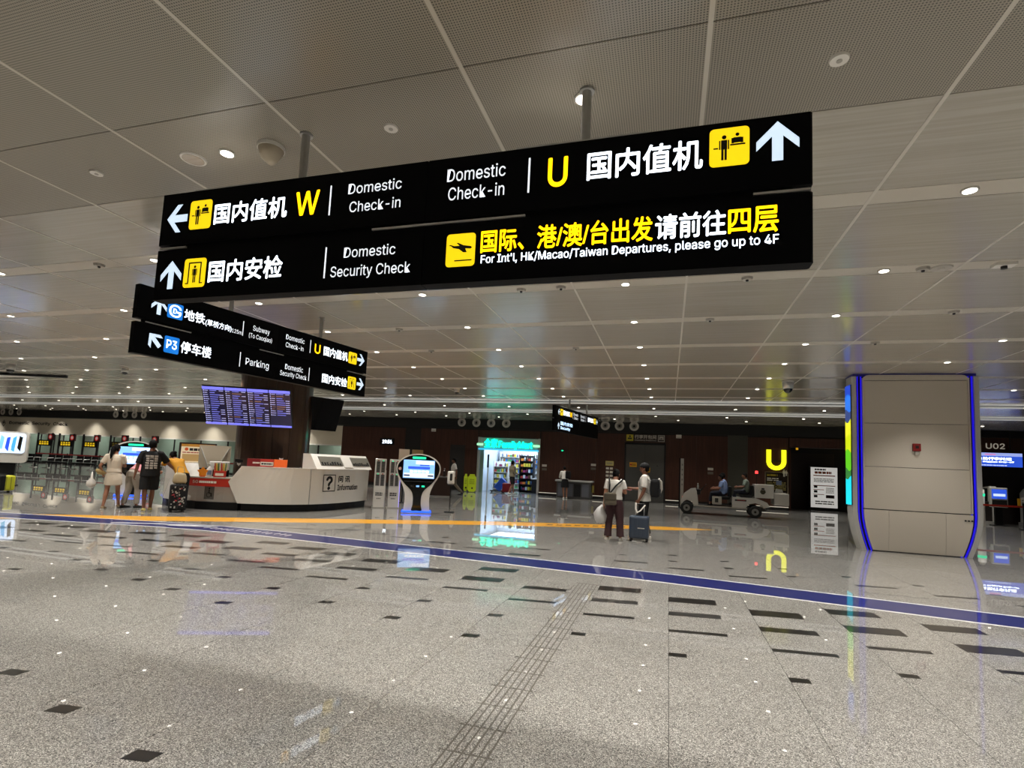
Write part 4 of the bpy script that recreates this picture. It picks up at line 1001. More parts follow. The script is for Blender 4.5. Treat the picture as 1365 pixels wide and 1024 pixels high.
# vending poster and yellow edge sign in the recess
o = thing('light_poster', 'tall white lit poster stand with orange headline in the dark recess', 'poster', (7.55, 30.4, 0), 0)
MB().box(-.68, .68, -.04, .12, .0, 2.22, .01).build('case', black, o); MB().box(-.6, .6, -.05, -.04, .14, 2.16).build('lit_sheet', em_poster, o)
bars(o, -.42, .1, 2.0, 2.1, -.052, ink, 'black_title', 1, 11, .2, 4); bars(o, -.42, .35, 1.82, 1.97, -.052, ink_orange, 'orange_headline', 1, 12, .2, 4); MB().quad(-.48, .5, 1.72, 1.77, -.052).quad(-.48, .5, 1.22, 1.26, -.052).quad(-.48, .0, 1.02, 1.05, -.052).quad(-.48, .0, .78, .81, -.052).build('orange_rules', ink_orange, o)
bars(o, -.46, .45, 1.4, 1.62, -.052, ink_grey, 'grey_lines', 3, 13, .5, 6)
for i in range(3): MB().quad(-.46, -.3, .86+i*.0-.02-.24*(i-1)+.04, .98-.24*(i-1)+.02, -.052).build('photo_tile', ink, o)
MB().quad(.08, .46, .62, .78, -.052).build('photo_tile', mat('photo_dark', '#3b1517', .5), o); bars(o, -.4, .45, .28, .5, -.052, ink_grey, 'grey_icons', 2, 15, .45, 4); bars(o, .08, .45, .86, 1.16, -.052, mat('print_pale', '#b9b3ab', .6), 'pale_lines', 4, 16, .5, 4)
o = thing('edge_sign', 'glowing yellow letter sign seen edge-on beside the brown header', 'sign', (8.95, YN+.3, 2.95), radians(75)); MB().box(-.3, .3, -.03, .05, 0, .62, .02).build('letter_face', em_neon, o); MB().box(-.32, .32, .05, .12, -.02, .64).build('letter_back', white_p, o)
MB().box(5.95, 8.3, 31.42, 31.5, 0, 2.9).build('recess_door', mat('recess_door_brown', '#33201a', .4), kind='structure')
o = thing('spot_lamp', 'tiny amber lamp under the header right of the letter U', 'lamp', (5.9, YN+.1, 2.96), 0); MB().cyl(0, 0, -.05, .06, .05).build('lamp_body', mat('amber', '#c08a10', .4, emit=.9), o); MB().cyl(0, 0, .05, .07, .07).build('collar', black, o)
# tall slim post near the cart
o = thing('slim_post', 'tall slim grey post standing left of the electric cart', 'post', (.56, 25.1, 0), rface(.56, 25.1)); MB().box(-.04, .1, -.05, .06, .04, 2.2).build('grey_face', grey_lt, o); MB().box(-.1, -.04, -.06, .08, 0, 2.22).build('black_edge', black, o); MB().box(-.12, .14, -.12, .14, 0, .04).build('foot', dark_steel, o)
for i in range(5): MB().box(.01, .06, -.054, -.05, 1.0+i*.22, 1.08+i*.22).build('print_mark', grey_p, o)
# grey desk with four front panels
o = thing('inspection_desk', 'long grey metal desk with white top where a visitor leans', 'desk', (-4.62, 27.3, 0), 0)
MB().box(-.88, .88, -.3, .35, .02, .84).build('body', mat('desk_grey', '#4b4a49', .5), o); MB().box(-.95, .95, -.36, .4, .84, .92, .01).build('white_top', alu, o)
for i in range(4): MB().box(-.8+i*.41, -.45+i*.41, -.315, -.3, .1, .74, .004).build('front_panel', mat('panel_blue_grey', '#62646c', .4) if i != 2 else dark_steel, o)
MB().box(.9, 1.0, -.1, .05, .35, .7).build('yellow_tag', mat('tag_yellow', '#8c7c33', .6), o)

# ------------------------------------------------------------------ convenience shop
SX0, SX1, SD = -10.3, -6.75, 32.2
shop_wall = mat('shop_white', '#d7dee6', .6)
MB().box(SX0-.02, SX0+.0, YN+.25, SD, 0, 3.05).build('wall_shop_left', shop_wall, kind='structure'); MB().box(SX1, SX1+.02, YN+.25, SD, 0, 3.05).build('wall_shop_right', shop_wall, kind='structure')
MB().box(SX0, SX1, SD, SD+.1, 0, 3.05).build('wall_shop_back', shop_wall, kind='structure'); MB().box(SX0, SX1, YN, SD, 2.66, 2.7).build('ceiling_shop', shop_wall, kind='structure')
MB().box(SX0, SX1, YN+.02, YN+.2, 2.4, 3.03).build('wall_shop_header', mat('shop_header', '#c9cac6', .5), kind='structure')
MB().box(SX0-.03, SX0+.09, YN-.05, YN+.3, 0, 3.05).box(SX1-.09, SX1+.03, YN-.05, YN+.3, 0, 3.05).build('trim_11', alu, kind='structure')
MB().box(SX0+.09, SX0+.3, YN+.1, YN+.14, 0, 2.4).build('window_1', glass_t, kind='structure')
sl = bpy.data.lights.new('shop_light', 'AREA'); sl.shape = 'RECTANGLE'; sl.size = 3.0; sl.size_y = 3.4; sl.energy = SHOP_W*7; sl.color = (.6, .78, 1.0)
lo = bpy.data.objects.new('shop_light', sl); COL.objects.link(lo); lo.location = ((SX0+SX1)/2, 30.3, 2.62)
for i in range(3):
    o = thing('shop_light_panel', 'lit white ceiling panel inside the convenience shop', 'light', (SX0+.7+i*1.05, 30.2, 2.62), 0, 'shop ceiling panels'); MB().box(-.1, .1, -1.8, 1.8, 0, .04).build('panel', mat('shop_lamp', '#d3e6ff', .4, emit=1.6), o)
fsn = thing('shop_sign', 'glowing turquoise shop sign with large lettering over the shop entrance', 'sign', ((SX0+SX1)/2, YN-.05, 2.36), 0)
MB().box(-1.75, 1.72, -.06, .02, -.02, .06, .01).build('sky_blue_bar', em_sky, fsn)
MB().box(-1.85, -1.5, -.05, .02, .22, .34, .01).box(1.42, 1.78, -.05, .02, .22, .34, .01).build('pale_green_dashes', em_tealw, fsn)
text(fsn, '全家', -1.42, -.62, .1, .62, -.06, em_teal, .03, depth=.03); text(fsn, 'FamilyMart', -.56, 1.38, .02, .52, -.06, em_teal, .03, depth=.03)
MB().box(-1.5, 1.5, .03, .06, .08, .5).build('back_rail', alu, fsn)
goods = ['#b9412f', '#2f6fb5', '#d8c23a', '#4a8a4c', '#cfd3d6', '#6d4530', '#d57f2c', '#2b2e33', '#9fb8cf', '#8a2f5a', '#e6e2d6', '#3e5f87']
GM = [mat('goods_%d' % i, c_, .5) for i, c_ in enumerate(goods)]
pk_me = []
for i in range(12):
    w_, h_ = (.12, .2) if i % 3 else (.16, .14)
    me = MB().box(-w_/2, w_/2, -.05, .05, 0, h_, .012).mesh('packet'); me.materials.append(GM[i]); pk_me.append(me)
    me2 = MB().loft([(0, 0, 0), (0, 0, .15), (0, 0, .19), (0, 0, .23)], [.04, .04, .018, .018], 10).mesh('bottle'); me2.materials.append(GM[(i+3) % 12]); me2.shade_smooth(); pk_me.append(me2)
rnd = random.Random(21)
def shelf(x0, x1, y, z1, rz, lab, lv, blackk=False):
    L_ = x1-x0; o = thing('shop_shelf', lab, 'shelf', ((x0+x1)/2, y, 0), rz)
    mm = dark_steel if blackk else white_m
    MB().box(-L_/2, L_/2, .18, .22, 0, z1).build('back_panel', mm, o)
    for s in (-1, 1): MB().box(s*L_/2-.02, s*L_/2+.02, -.2, .22, 0, z1).build('upright', mm, o)
    for q in range(lv):
        z = .12+q*(z1-.1)/lv; MB().box(-L_/2+.02, L_/2-.02, -.2, .18, z-.02, z).build('shelf_board', mm, o)
        n_ = int(L_/.14)
        for j in range(n_):
            me = rnd.choice(pk_me); p = o.matrix_basis @ Vector((-L_/2+.12+j*(L_-.2)/max(1, n_-1), -.08, z))
            g = bpy.data.objects.new('shop_packet' if 'packet' in me.name else 'shop_bottle', me); COL.objects.link(g); g.location = p; g.rotation_euler = (0, 0, rz)
            tag(g, 'small coloured packet or bottle standing on a shelf of the bright shop', 'groceries', 'goods on the shop shelves')
shelf(-10.1, -8.5, 31.85, 2.35, 0, 'white tall shop shelf full of goods along the back left', 7)
shelf(-8.45, -6.85, 31.85, 2.35, 0, 'white tall shop shelf full of goods along the back right', 7)
shelf(-9.95, -9.05, 30.2, 1.75, 0, 'white low shop shelf near the entrance on the left', 5)
shelf(-8.4, -7.6, 30.4, 2.15, 0, 'dark tall shop shelf in the middle of the shop', 6, True)
o = thing('checkout_counter', 'dark low checkout counter inside the shop on the right', 'counter', (-7.12, 29.9, 0), 0); MB().box(-.35, .3, -.4, .4, 0, .8, .01).build('body', dark_steel, o); MB().box(-.37, .32, -.42, .42, .8, .84).build('white_top', white_m, o)
for z in (.95, 1.1, 1.25, 1.4, 1.55): MB().box(-.1, .3, -.1, .3, z, z+.06).build('lit_shelf', mat('shelf_glow', '#d7e9f0', .5), o)
b = MB().box(-.1, .3, .26, .3, .84, 1.7).build('rack_back', white_m, o)
o = thing('shop_camera', 'tiny dark dome hanging under the shop ceiling at the entrance', 'camera', (-8.5, 28.9, 2.62), 0); MB().ball((0, 0, -.05), .07, 2).build('dome', black, o); MB().cyl(0, 0, -.03, .04, .05).build('base', white_m, o)
o = thing('wall_panel_sign', 'black narrow vertical sign just inside the shop on the left', 'sign', (-9.88, 28.75, 1.35), 0); MB().box(-.05, .05, 0, .03, 0, .75).build('plate', black, o); MB().box(-.04, .04, .03, .06, -1.35, .7).build('post', white_m, o)

# ------------------------------------------------------------------ bag drop area at the far right
text(me_w, 'U02', 13.5, 14.2, 3.25, 3.5, 28.55, mat('letter_grey', '#b9b4aa', .4, emit=.25), .015)
o = thing('counter_display', 'blue lit counter display with white lettering under the U02 sign', 'display', (13.75, 28.45, 2.45), 0)
MB().box(-1.02, 1.02, 0, .08, 0, .64, .01).build('housing', black, o); s_ = MB().box(-1.0, 1.0, -.008, 0, .02, .62).build('screen', em_scr2, o)
MB().quad(-1, 1, .48, .62, -.011).build('top_band', mat('band_lilac', '#9fb0f2', .3, emit=.9), s_); MB().quad(-.35, .05, .52, .58, -.012).build('pink_mark', mat('pink_mark', '#e08ac8', .3, emit=.8), s_)
text(s_, '自助行李托运', -.62, .62, .3, .43, -.012, em_white, .014); text(s_, 'Self Baggage Drop-off', -.7, .7, .19, .26, -.012, em_white, .012); bars(s_, -.5, .45, .05, .1, -.012, em_scr3, 'screen_line', 1, 3, .2, 7)
MB().rod((-.6, .05, .6), (-.6, .05, 1.6), .02).rod((.6, .05, .6), (.6, .05, 1.6), .02).build('hanger', dark_steel, o)
for i, x in enumerate((12.6, 15.3)):
    o = thing('bag_drop_unit', ['white curved bag drop machine behind the belt barrier, next to the pillar', 'white curved bag drop machine behind the belt barrier at the frame edge'][i], 'machine', (x, 27.2, 0), 0, 'bag drop machines')
    P = [(.1, .12), (1.15, .12), (1.15, 1.35), (.9, 1.55), (.45, 1.6), (.3, 1.45), (.25, .5)]
    for sx in (-.75, .55): MB().prism([(y, z) for y, z in P], sx, sx+.22, 'x').build('side_shell', white_p, o)
    MB().box(-.53, .55, .3, 1.1, .1, .95).build('dark_body', mat('machine_dark', '#241d1a', .5), o); MB().box(-.53, .55, .6, 1.1, .95, 1.5).build('tunnel', black, o); MB().box(-.8, .8, .1, 1.2, 0, .12).build('plinth', alu, o)
o = thing('check_kiosk', 'slim kiosk with small blue screen behind the red belt at right', 'kiosk', (13.0, 26.7, 0), 0)
MB().box(-.3, .3, -.05, .1, .75, 1.55, .03).build('head', white_p, o); MB().box(-.25, .25, -.06, -.05, 1.1, 1.48).build('screen', em_scr2, o); MB().box(-.2, .2, -.064, -.06, 1.2, 1.3).build('screen_text', em_scr3, o); MB().box(-.25, .25, -.07, -.05, .8, 1.05).build('reader_panel', ink, o); MB().box(-.12, .12, 0, .12, 0, .75).build('stem', black, o); MB().box(-.25, .25, -.12, .2, 0, .03).build('base', dark_steel, o)
o = thing('check_post', 'white rounded post with green lit ring close to the pillar at right', 'post', (12.15, 26.2, 0), 0); MB().cyl(0, 0, 0, 1.45, .14, .13, 20).build('column', white_p, o, True); MB().cyl(0, 0, 1.18, 1.28, .145).build('green_ring', em_green, o); MB().cyl(0, 0, 1.45, 1.55, .1, .08).build('cap', grey_lt, o)
o = thing('notice_cards', 'two white cards with black patterns on a stand beside the blue screen kiosk', 'notice', (14.0, 26.6, 0), 0)
for s in (-1, 1): MB().box(s*.16-.14, s*.16+.14, 0, .02, .82, 1.2).build('card', white_m, o)
MB().box(-.42, -.32, -.005, .02, .82, 1.15).build('yellow_strip', yellow_p, o); MB().box(-.03, .03, .02, .05, 0, .9).build('stem', black, o); MB().box(-.2, .2, -.1, .15, 0, .02).build('base', black, o)
bars(o, -.28, .28, .86, 1.12, -.003, ink_grey, 'card_print', 3, 4, .5, 6)
posts = []
for i, x in enumerate((12.95, 15.2)):
    o = thing('belt_post', ['black belt barrier post in front of the bag drop machines', 'second black belt barrier post near the frame edge'][i], 'barrier', (x, 25.0, 0), 0, 'belt posts at right'); MB().cyl(0, 0, 0, .03, .17).build('base', black, o); MB().cyl(0, 0, .03, .95, .035).build('tube', black, o); MB().cyl(0, 0, .9, 1.0, .045).build('belt_head', black, o)
MB().box(11.4, 15.2, 24.99, 25.005, .83, .9).build('retractable_belt', red_p); tag(bpy.data.objects['retractable_belt'], 'red belt stretched between the black posts at the far right', 'belt')
o = thing('yellow_notice', 'yellow notice hanging on the red belt at the far right', 'notice', (15.1, 24.97, .58), 0); MB().box(-.32, .3, -.01, .01, 0, .24).build('sheet', yellow_p, o); bars(o, -.25, .22, .06, .18, -.012, ink, 'print_line', 2, 4, .4, 5)
o = thing('black_case', 'small black suitcase standing beside the bag drop machine', 'suitcase', (13.65, 25.9, 0), 0); MB().box(-.22, .22, -.12, .12, .06, .5, .03).build('shell', black, o)
for s in (-1, 1):
    MB().cyl(s*.16, 0, 0, .06, .03).build('wheel', rubber, o)
MB().rod((-.1, .1, .5), (-.1, .1, .62), .012).rod((.1, .1, .5), (.1, .1, .62), .012).rod((-.1, .1, .62), (.1, .1, .62), .014).build('handle', alu, o)

# ------------------------------------------------------------------ security check furniture at the left
rnd = random.Random(3)
def bench(x, y):
    o = thing('waiting_bench', 'first bench of dark metal waiting seats from the left before the security glass', 'bench', (x, y, 0), radians(6), 'waiting seats at the security check')
    for i in range(3):
        MB().box(-.85+i*.58, -.35+i*.58, -.22, .2, .4, .44, .01).build('seat', dark_steel, o)
        MB().box(-.85+i*.58, -.35+i*.58, .2, .24, .48, .88, .01).xf(Matrix.Rotation(radians(-6), 4, 'X')).build('backrest', dark_steel, o)
    for i in range(4): MB().rod((-.9+i*.58, -.2, .44), (-.9+i*.58, -.2, .64), .015).rod((-.9+i*.58, -.2, .64), (-.9+i*.58, .18, .66), .018).build('armrest', alu, o)
    for s in (-1, 1): MB().rod((s*.6, 0, .4), (s*.6, 0, .03), .025).rod((s*.6, -.25, .02), (s*.6, .25, .02), .02).build('leg', alu, o)
    MB().box(-.9, .9, -.04, .04, .34, .4).build('beam', dark_steel, o); return o
b0 = bench(-39.6, 24.0)
for i in range(1, 6):
    o = copy_tree(b0); o.location = (-39.6+i*2.05, 24.0+.32*i, 0); o['label'] = ORD[i]+' bench of dark metal waiting seats from the left before the security glass'
for i, (x, z) in enumerate(((-42.1, 1.4), (-40.0, 1.4), (-37.7, 1.42), (-35.2, 1.48), (-32.6, 1.5))):
    o = thing('lane_sign', ['black lane sign with amber LED characters, first from the left', 'black lane sign with amber LED characters, second from the left', 'black lane sign with amber LED characters, third from the left', 'dim lane sign left of the ponytail woman', 'dim lane sign above the kiosk at left'][i], 'sign', (x, 26.5, 0), 0)
    MB().box(-.68, .68, -.05, .05, z, z+.4).build('led_board', black, o)
    b = MB()
    for q in range(4): b.quad(-.44+q*.24, -.26+q*.24, z+.08, z+.2, -.052); b.quad(-.44+q*.24, -.28+q*.24, z+.24, z+.32, -.052)
    b.build('led_characters', em_led if i < 3 else mat('led_dim', '#5a4c12', .5, emit=.5), o)
    MB().box(.3, .85, -.04, .04, z+.4, z+.86).build('lane_plate', mat('plate_maroon', '#321014', .5), o)
    MB().ring(.57, z+.63, .1, .17, -.045, seg=18).build('no_entry_ring', mat('ring_red', '#d23430', .4, emit=.3), o); MB().disc(.57, z+.63, .1, -.044, 18).build('ring_field', mat('ring_white', '#cfc7c2', .4, emit=.2), o)
    for s in (-1, 1): MB().box(s*.7-.04, s*.7+.04, -.04, .04, 0, 2.3).build('gate_post', dark_steel, o)
o = MB().box(-42, -24, 25.99, 26.01, .82, .9).build('belt_ribbon', red_d); tag(o, 'dark red belt ribbon stretched behind the waiting seats', 'belt')
for i in range(7):
    o = thing('belt_post', 'thin black belt barrier post behind the waiting seats at left', 'barrier', (-42+i*3, 26.0, 0), 0, 'belt posts behind the seats'); MB().cyl(0, 0, 0, .03, .17).build('base', black, o); MB().cyl(0, 0, .03, .95, .03).build('tube', black, o)
o = thing('self_service_terminal', 'rounded white terminal with bright glowing screen at the far left edge', 'terminal', (-22.5, 12.75, 0), rface(-22.5, 12.75, -8))
MB().prism(rrect(-.75, .78, .82, 1.92, .13), -.1, .22).build('shell', white_p, o); s_ = MB().prism(rrect(-.7, .7, 1.16, 1.86, .09), -.12, -.1).build('screen', em_scr3, o)
for i in range(16):
    x = -.62+(i % 8)*.16; MB().prism([(x, 1.2+rnd.uniform(0, .2)), (x+.09, 1.2+rnd.uniform(0, .1)), (x+.12, 1.5+rnd.uniform(0, .3)), (x+.03, 1.55+rnd.uniform(0, .25))], -.122, -.121).build('picture_patch', [em_scr1, em_scr2, mat('pic_cyan', '#4fa6cf', .3, emit=.9), ink][i % 4], s_)
MB().box(-.5, .5, -.05, .2, 0, .82, .02).build('pedestal', black, o); MB().box(-.6, .6, -.15, .25, 0, .05).build('base', dark_steel, o)

# ------------------------------------------------------------------ ceiling fittings
def ceil_item(nm, lab, cat, x, y, build, grp=None):
    o = thing(nm, lab, cat, (x, y, H), 0, grp); build(o); return o
def dome_cam(r_, drop):
    def f(o):
        MB().cyl(0, 0, -.03, .0, r_*1.05).build('mount', white_m, o); MB().cyl(0, 0, -drop, -.03, r_*.9, r_, 20).build('housing', alu, o, True); MB().ball((0, 0, -drop), r_*.8, 2).build('dark_dome', gloss_black, o, True)
    return f
ceil_item('dome_camera', 'large grey and black dome camera under the ceiling left of the pillar', 'camera', 2.94, 15.1, dome_cam(.14, .2))
ceil_item('dome_camera', 'small dark dome camera under the ceiling above the security benches', 'camera', -16.6, 12.45, dome_cam(.1, .14))
ceil_item('dome_camera', 'dark dome camera at the far left near the ceiling opening', 'camera', -20.3, 11.55, dome_cam(.13, .2))
ceil_item('dome_camera', 'small dark dome camera under the ceiling right of the parking sign', 'camera', -6.95, 16.6, dome_cam(.09, .12))
def disc_(r_, m_=None):
    def f(o): MB().cyl(0, 0, -.014, 0, r_*.92, r_, 24).build('cover', m_ or white_m, o); MB().cyl(0, 0, -.018, -.012, r_*.3, r_*.3, 12).build('centre_cap', grey_lt, o)
    return f
for x, lab in ((-5.09, 'flat round cover plate in the perforated ceiling above the sign left end'), (-2.06, 'flat round cover plate between the two poles of the nearest sign'), (.93, 'flat round cover plate in the perforated ceiling at upper right')):
    ceil_item('cover_plate', lab, 'ceiling plate', x, 3.35, disc_(.055))
def speaker(o): MB().cyl(0, 0, -.012, 0, .1, .105, 28).build('rim', white_m, o); MB().cyl(0, 0, -.014, -.01, .085, .085, 28).build('grille', ceil_m, o)
ceil_item('ceiling_speaker', 'round ceiling speaker with pale rim left of the nearest downlight', 'speaker', -3.97, 3.36, speaker)
def detector(o): MB().cyl(0, 0, -.03, 0, .105, .105, 28).build('rim', white_m, o, False); MB().loft([(0, 0, -.03), (0, 0, -.09), (.02, 0, -.14)], [.1, .075, .035], 20).build('cone', mat('cream_plastic', '#b9ad97', .5), o, True)
ceil_item('fire_monitor', 'cream cone shaped smoke sensor right of the nearest downlight', 'sensor', -3.16, 3.36, detector)
for i, (x, y) in enumerate(((.91, 7.07), (2.79, 7.05), (-2.06, 7.07), (-1.48, 7.05), (-7.6, 5.18), (3.9, 8.93), (-5.0, 8.93), (-9.3, 7.05), (.6, 8.93), (-1.9, 10.8), (3.52, 10.8), (-5.2, 10.8))):
    ceil_item('sprinkler', 'small sprinkler or sensor disc on a pale ceiling strip', 'sprinkler', x, y, lambda o: (MB().cyl(0, 0, -.03, 0, .06, .07, 16).build('cap', grey_lt, o), MB().cyl(0, 0, -.05, -.03, .015, .02, 10).build('nozzle', dark_steel, o)), 'small discs on the ceiling strips')
ceil_item('ceiling_speaker', 'oval grey speaker disc on the ceiling strip above the pillar', 'speaker', 2.98, 7.07, disc_(.11, grey_lt))
ceil_item('ceiling_sensor', 'pale box sensor with black tip on the ceiling strip at right', 'sensor', 3.56, 7.05, lambda o: (MB().box(-.1, .1, -.06, .06, -.03, 0).build('box', white_m, o), MB().cyl(0, 0, -.06, -.03, .03).build('black_tip', ink, o)))
# ------------------------------------------------------------------ people
def fuse(b, voxel, name, m, parent=None, smooth=2):
    """one continuous surface from overlapping shapes"""
    bmesh.ops.recalc_face_normals(b.bm, faces=b.bm.faces)
    me = bpy.data.meshes.new('tmp'); b.bm.to_mesh(me); b.bm.free()
    o = bpy.data.objects.new('tmp', me); COL.objects.link(o)
    r_ = o.modifiers.new('r', 'REMESH'); r_.mode = 'VOXEL'; r_.voxel_size = voxel
    s_ = o.modifiers.new('s', 'SMOOTH'); s_.factor = .5; s_.iterations = smooth
    bpy.context.view_layer.update()
    out = bpy.data.meshes.new_from_object(o.evaluated_get(bpy.context.evaluated_depsgraph_get()))
    bpy.data.objects.remove(o); bpy.data.meshes.remove(me)
    out.name = name; out.materials.clear(); out.materials.append(m); out.shade_smooth()
    return link(name, out, parent)
STAND = dict(P=(0, 0, .93), W=(0, -.005, 1.07), C=(0, 0, 1.27), N=(0, .01, 1.43), Hd=(0, -.015, 1.585),
             sl=(.175, .01, 1.385), el=(.225, .035, 1.11), wl=(.225, -.03, .87), sr=(-.175, .01, 1.385), er=(-.225, .035, 1.11), wr=(-.225, -.03, .87),
             hl=(.09, 0, .9), kl=(.098, -.015, .49), al=(.105, .02, .075), hr=(-.09, 0, .9), kr=(-.098, -.015, .49), ar=(-.105, .02, .075),
             yaw=0, pitch=0, fl=0, fr=0)
def V3(p): return Vector(p)
def person(label, loc, rz, Hh, pose=None, skin=None, top=None, bottom=None, shoes=None, hair='short', hair_m_=None, voxel=.009, cap=None):
    J = dict(STAND); J.update(pose or {}); s = Hh/1.7
    S = skin or skin_m
    q = {k: V3(v)*s for k, v in J.items() if isinstance(v, tuple)}
    lat = (q['sl']-q['sr']).normalized(); hlat = (q['hl']-q['hr']).normalized()
    b = MB()
    b.loft([q['P']-V3((0, 0, .07))*s, q['P'], q['W'], q['C'], q['C'].lerp(q['N'], .72), q['N'], q['N'].lerp(q['Hd'], .45), q['Hd']],
           [(.13*s, .09*s), (.155*s, .105*s), (.13*s, .09*s), (.155*s, .108*s), (.15*s, .085*s), (.065*s, .06*s), (.055*s, .055*s), (.05*s, .05*s)], 16, lat)
    HM = Matrix.Rotation(radians(J['yaw']), 3, 'Z') @ Matrix.Rotation(radians(J['pitch']), 3, 'X')
    # head: skull and jaw, nose, brow, ears
    r_ = bmesh.ops.create_icosphere(b.bm, subdivisions=3, radius=1)
    for v in r_['verts']:
        x, y, z = v.co; t_ = max(0, -z)
        x *= .075*(1-.22*t_*t_); y = y*.093*(1-.12*t_)-(.012*t_); z *= .118
        v.co = q['Hd']+HM @ (V3((x, y, z))*s)
    def hp(x, y, z): return q['Hd']+HM @ (V3((x, y, z))*s)
    b.loft([hp(0, -.085, .015), hp(0, -.106, -.02), hp(0, -.095, -.034)], [.009*s, .015*s, .013*s], 8)
    b.loft([hp(-.05, -.078, .03), hp(0, -.09, .034), hp(.05, -.078, .03)], [.009*s, .012*s, .009*s], 8)
    for k in (-1, 1): b.ball(hp(k*.078, .008, -.005), .026*s, 2, (.45, .7, 1.15))
    # arms with hands
    for side, k in (('l', 1), ('r', -1)):
        sh, el, wr = q['s'+side], q['e'+side], q['w'+side]
        b.loft([sh.lerp(q['N'], .25), sh, sh.lerp(el, .4), el, el.lerp(wr, .3), wr], [.05*s, .054*s, .045*s, .038*s, .039*s, .026*s], 12)
        d = (wr-el).normalized(); nn_ = d.cross(V3((k, 0, 0))); nn_ = nn_.normalized() if nn_.length > .1 else V3((0, -1, 0)); sd = d.cross(nn_).normalized()
        pal = V3((-k, 0, 0)); pal = (pal-d*pal.dot(d)); pal = pal.normalized() if pal.length > .1 else nn_
        sd = d.cross(pal).normalized()
        b.loft([wr, wr+d*.03*s, wr+d*.075*s, wr+d*.09*s], [(.026*s, .022*s), (.036*s, .018*s), (.04*s, .017*s), (.036*s, .013*s)], 10, sd)
        for f_, ln in enumerate((.068, .078, .072, .056)):
            p0 = wr+d*.075*s+sd*(-.03+.02*f_)*s; p1 = p0+(d*.8+pal*.3).normalized()*ln*.55*s; p2 = p1+(d*.4+pal*.9).normalized()*ln*.5*s
            b.loft([p0, p1, p2], [.0098*s, .0092*s, .0078*s], 7)
        p0 = wr+d*.025*s-sd*.026*s; p1 = p0+(d*.6-sd*.75+pal*.25).normalized()*.04*s; p2 = p1+(d*.9+pal*.4).normalized()*.032*s
        b.loft([p0, p1, p2], [.013*s, .011*s, .009*s], 7)
        h_, kn, an = q['h'+side], q['k'+side], q['a'+side]
        b.loft([h_+V3((0, 0, .04))*s, h_.lerp(kn, .35), kn, kn.lerp(an, .35)+V3((0, .012, 0))*s, kn.lerp(an, .8), an], [.085*s, .074*s, .052*s, .054*s, .036*s, .036*s], 12)
        fa = radians(J['f'+side]); fd = V3((sin(fa), -cos(fa), 0)); drop = -an.z*.65 if an.z < .14*s else 0
        fz_ = V3((0, 0, an.z-.05*s if an.z < .14*s else an.z-.05*s))
        heel = V3((an.x, an.y, max(.032*s, an.z-.045*s)))-fd*.035*s; toe = V3((an.x, an.y, max(.022*s, an.z-.06*s if an.z < .1*s else an.z-.13*s)))+fd*.16*s
        q['heel'+side], q['toe'+side], q['fd'+side] = heel, toe, fd
        b.loft([an, heel.lerp(toe, .12), heel.lerp(toe, .5), toe], [.036*s, (.036*s, .034*s), (.04*s, .028*s), (.03*s, .016*s)], 10, V3((cos(fa), sin(fa), 0)))
    body = fuse(b, voxel, 'person', S, None, 2)
    body.location = loc; body.rotation_euler = (0, 0, rz)
    tag(body, label, 'person')
    # face details
    e = MB()
    for k in (-1, 1): e.ball(hp(k*.032, -.083, .006), .0115*s, 1, (1.2, .6, .7))
    e.build('eyes', ink, body); MB().ball(hp(0, -.094, -.062), .02*s, 1, (1.2, .4, .35)).build('mouth', mat('lips', '#7a3f36', .5), body)
    HMt = hair_m_ or hair_m
    hb = MB(); r_ = bmesh.ops.create_icosphere(hb.bm, subdivisions=3, radius=1)
    for v in r_['verts']:
        x, y, z = v.co.x*.085, v.co.y*.103+.012, v.co.z*.125+.014
        if y < -.02 and z < .045: x, y, z = x*.6, y*.5, z*.6+.03
        elif z < -.05: x, y, z = x*.75, y*.8, max(z, -.075)
        v.co = q['Hd']+HM @ (V3((x, y, z))*s)
    hb.build('hair', HMt, body, True)
    if hair == 'pony':
        MB().loft([hp(0, .095, .05), hp(0, .135, .03), hp(0, .145, -.08), hp(0, .13, -.2), hp(0, .12, -.3)], [.025*s, .036*s, .04*s, .034*s, .012*s], 10).build('ponytail', HMt, body, True)
    if hair == 'bun': MB().ball(hp(0, .1, .06), .05*s, 2).build('hair_bun', HMt, body, True)
    if cap:
        cb = MB(); r_ = bmesh.ops.create_icosphere(cb.bm, subdivisions=3, radius=1)
        for v in r_['verts']:
            x, y, z = v.co.x*.092, v.co.y*.108+.008, v.co.z*.105+.045
            v.co = hp(x, y, max(z, .04))
        cb.build('cap_crown', cap, body, True)
        MB().loft([hp(0, -.085, .048), hp(0, -.13, .044), hp(0, -.175, .036)], [(.075*s, .008*s), (.07*s, .007*s), (.045*s, .005*s)], 14, HM @ V3((1, 0, 0))).build('cap_brim', cap, body, True)
